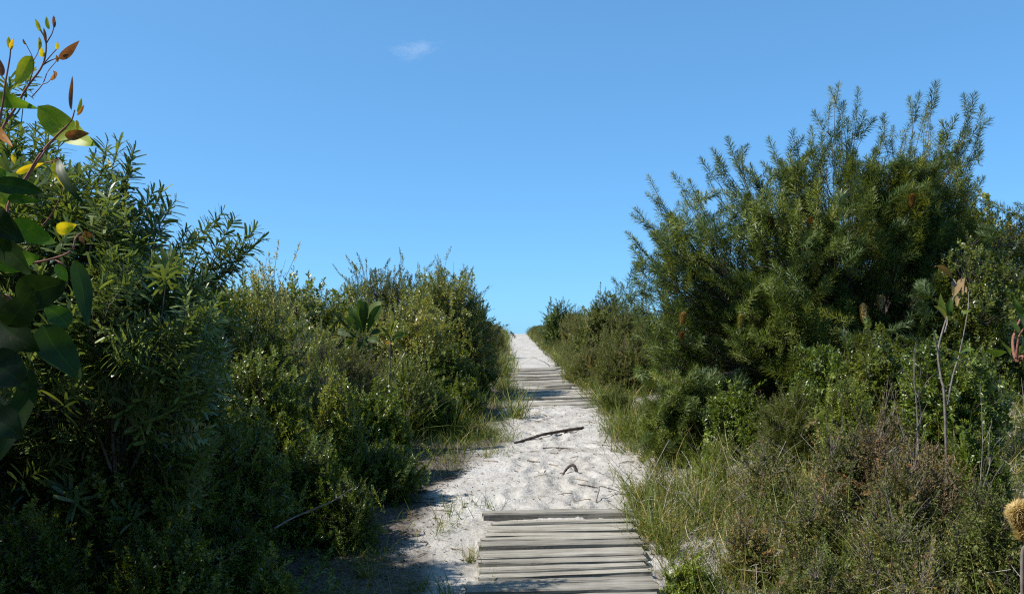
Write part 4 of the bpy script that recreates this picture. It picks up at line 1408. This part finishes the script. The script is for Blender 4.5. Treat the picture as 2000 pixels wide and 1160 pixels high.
for sg, n_, y0, y1 in ((-1, 1100, 7.5, 22), (1, 3600, 5.5, 22), (-1, 1600, 20, 46), (1, 1600, 20, 46)):
    p = scatter(rng, n_, -1.2, 2.0, y0, y1, lambda x, y: (np.sign(x - pathc(y)) == sg) * ss(.38, .55, np.abs(x - pathc(y))) * (1 - ss(.8, 1.2, np.abs(x - pathc(y)))) * ss(.35, .6, vnoise(np.stack([x, y], -1) * 2.0, 92)))
    blades(a, rng, p - [0, 0, .01], rng.uniform(.07, .26, n_), .55, np.clip(.3 + rng.normal(0, .26, n_), 0, 1), 1.9 if y0 < 10 else 3)
# longer olive and straw blades tangled through the right slope
p = scatter(rng, 7500, .75, 5, 2.7, 9.5, lambda x, y: (1 - sand_amount(x, y)) * (.3 + .7 * ss(.4, .6, vnoise(np.stack([x, y], -1) * 1.4, 93))))
blades(a, rng, p, rng.uniform(.18, .46, 7500), .6, np.clip(.30 + .5 * (rng.uniform(0, 1, 7500) < .42) + rng.normal(0, .12, 7500), 0, 1), .8)
tag(a.build("grass", M['grass']), "short mixed green and straw grass along the path", "grass", kind="stuff")

# low leafy cover between the shrubs
a = Acc()
for key, n_, box, tn_ in (('low', 1800, (-5, -.9, 2.6, 9), .38), ('fine', 1600, (-6, -.4, 8, 20), .4)):
    p = scatter(rng, n_, *box, lambda x, y: (1 - sand_amount(x, y)))
    d = norm(np.stack([rng.normal(0, .5, n_), rng.normal(0, .5, n_), np.ones(n_)], -1))
    leafy(rng, a, key, p + d * rng.uniform(.08, .3, (n_, 1)), d, tn_, 1.2, .12)
tag(a.build("undergrowth", M['low']), "low green undergrowth between the left shrubs", "undergrowth", kind="stuff")
a = Acc()
for key, n_, box, tn_ in (('fine', 3200, (.9, 3.6, 11, 30), .5), ('fine', 2200, (.8, 3.0, 26, 47), .55), ('fine', 2600, (.7, 5, 2.6, 9), .45), ('sparse', 1500, (.7, 4.5, 2.6, 8), .6), ('fine', 2200, (.9, 8, 8, 20), .42)):
    p = scatter(rng, n_, *box, lambda x, y: (1 - sand_amount(x, y)))
    d = norm(np.stack([rng.normal(0, .6, n_), rng.normal(0, .6, n_), np.ones(n_)], -1))
    leafy(rng, a, key, p + d * rng.uniform(.06, .28, (n_, 1)), d, tn_ + .5 * (vnoise(p[:, :2] * 1.1, 13) - .5), 1.1 if box[3] < 21 else 1.9, .14)
tag(a.build("undergrowth", M['heath']), "low mixed olive and brown undergrowth on the right slope", "undergrowth", kind="stuff")

# dry twigs through the right slope
a = Acc()
p = scatter(rng, 1500, .8, 4.2, 2.7, 8, lambda x, y: (1 - sand_amount(x, y)))
d = norm(np.stack([rng.normal(0, .7, 1500), rng.normal(0, .7, 1500), np.abs(rng.normal(.6, .4, 1500))], -1))
L = rng.uniform(.06, .3, (1500, 1))
p[:, 2] += rng.uniform(0, .14, 1500)
mid_ = p + d * L * .5 + rng.normal(0, .14, p.shape) * L
tubes(a, bez(p, mid_, p + d * L + rng.normal(0, .03, p.shape), 5), np.linspace(.0032, .0014, 5)[None], 3)
tag(a.build("dry_twigs", M['dead']), "grey dry twigs through the right slope", "twigs", kind="stuff")

# leaf litter and small twigs on sand and soil
a = Acc()
p = scatter(rng, 14000, -2.4, 1.6, 3.2, 11, lambda x, y: .10 + .9 * ss(.15, .75, pathc(y) - .35 - x) * .9 + .35 * ss(.35, .7, x - pathc(y)))
p[:, 2] = path_z(p[:, 0], p[:, 1]) + .008
d = norm(np.stack([rng.normal(0, 1, 14000), rng.normal(0, 1, 14000), rng.normal(0, .25, 14000)], -1))
R = frames(d, rng.normal(0, .5, 14000))
lv = leaf_diamond(.25)
inst(a, (lv[0][:, [0, 2, 1]], lv[1], lv[2]), R, p, rng.uniform(.012, .05, 14000), rng.uniform(0, .8, 14000) ** 1.5)
q = scatter(rng, 420, -1.6, 1.3, 3.5, 11, lambda x, y: .2 + .8 * ss(.2, .7, pathc(y) - .3 - x))
q[:, 2] = path_z(q[:, 0], q[:, 1]) + .010
dd = norm(np.stack([rng.normal(0, 1, 420), rng.normal(0, .7, 420), rng.normal(0, .08, 420)], -1))
Ls = rng.uniform(.03, .16, (420, 1))
tubes(a, bez(q, q + dd * Ls * .5 + rng.normal(0, .012, q.shape) * [1, 1, .4] + [0, 0, .006], q + dd * Ls, 4), np.linspace(.0034, .0016, 4)[None], 4, rng.uniform(.05, .7, 420))
tag(a.build("leaf_litter", M['litter']), "dark dead leaves and crumbs of bark strewn on the sand", "leaf litter", kind="stuff")

# ------------------------------------------------------------------ the one small cloud
cc = P(815, 95, 900)
bm = __import__('bmesh').new()
__import__('bmesh').ops.create_icosphere(bm, subdivisions=3, radius=1)
me = bpy.data.meshes.new("cloud")
bm.to_mesh(me)
bm.free()
co = bpy.data.objects.new("cloud", me)
COL.objects.link(co)
co.location = cc
co.scale = (56, 30, 20)
m = bpy.data.materials.new("cloud_vapour")
m.use_nodes = True
n, l = m.node_tree.nodes, m.node_tree.links
n.remove(n["Principled BSDF"])
pv = n.new("ShaderNodeVolumePrincipled")
tc = n.new("ShaderNodeTexCoord")
nz = n.new("ShaderNodeTexNoise")
nz.inputs["Scale"].default_value = 1.7
nz.inputs["Detail"].default_value = 6
nz.inputs["Roughness"].default_value = .62
nz.inputs["Distortion"].default_value = .6
l.new(tc.outputs["Object"], nz.inputs[0])
ln = n.new("ShaderNodeVectorMath")
ln.operation = 'LENGTH'
l.new(tc.outputs["Object"], ln.inputs[0])
fall = n.new("ShaderNodeMapRange")
fall.inputs[1].default_value, fall.inputs[2].default_value, fall.inputs[3].default_value, fall.inputs[4].default_value = .15, 1.0, .05, -.38
l.new(ln.outputs["Value"], fall.inputs[0])
add = n.new("ShaderNodeMath")
l.new(nz.outputs[0], add.inputs[0])
l.new(fall.outputs[0], add.inputs[1])
mr = n.new("ShaderNodeMapRange")
mr.inputs[1].default_value, mr.inputs[2].default_value, mr.inputs[3].default_value, mr.inputs[4].default_value = .40, .74, 0, .019
l.new(add.outputs[0], mr.inputs[0])
l.new(mr.outputs[0], pv.inputs["Density"])
pv.inputs["Color"].default_value = (1, 1, 1, 1)
pv.inputs["Anisotropy"].default_value = .3
l.new(pv.outputs[0], n["Material Output"].inputs["Volume"])
me.materials.append(m)
tag(co, "small faint white wisp of cloud alone in the blue sky", "cloud")
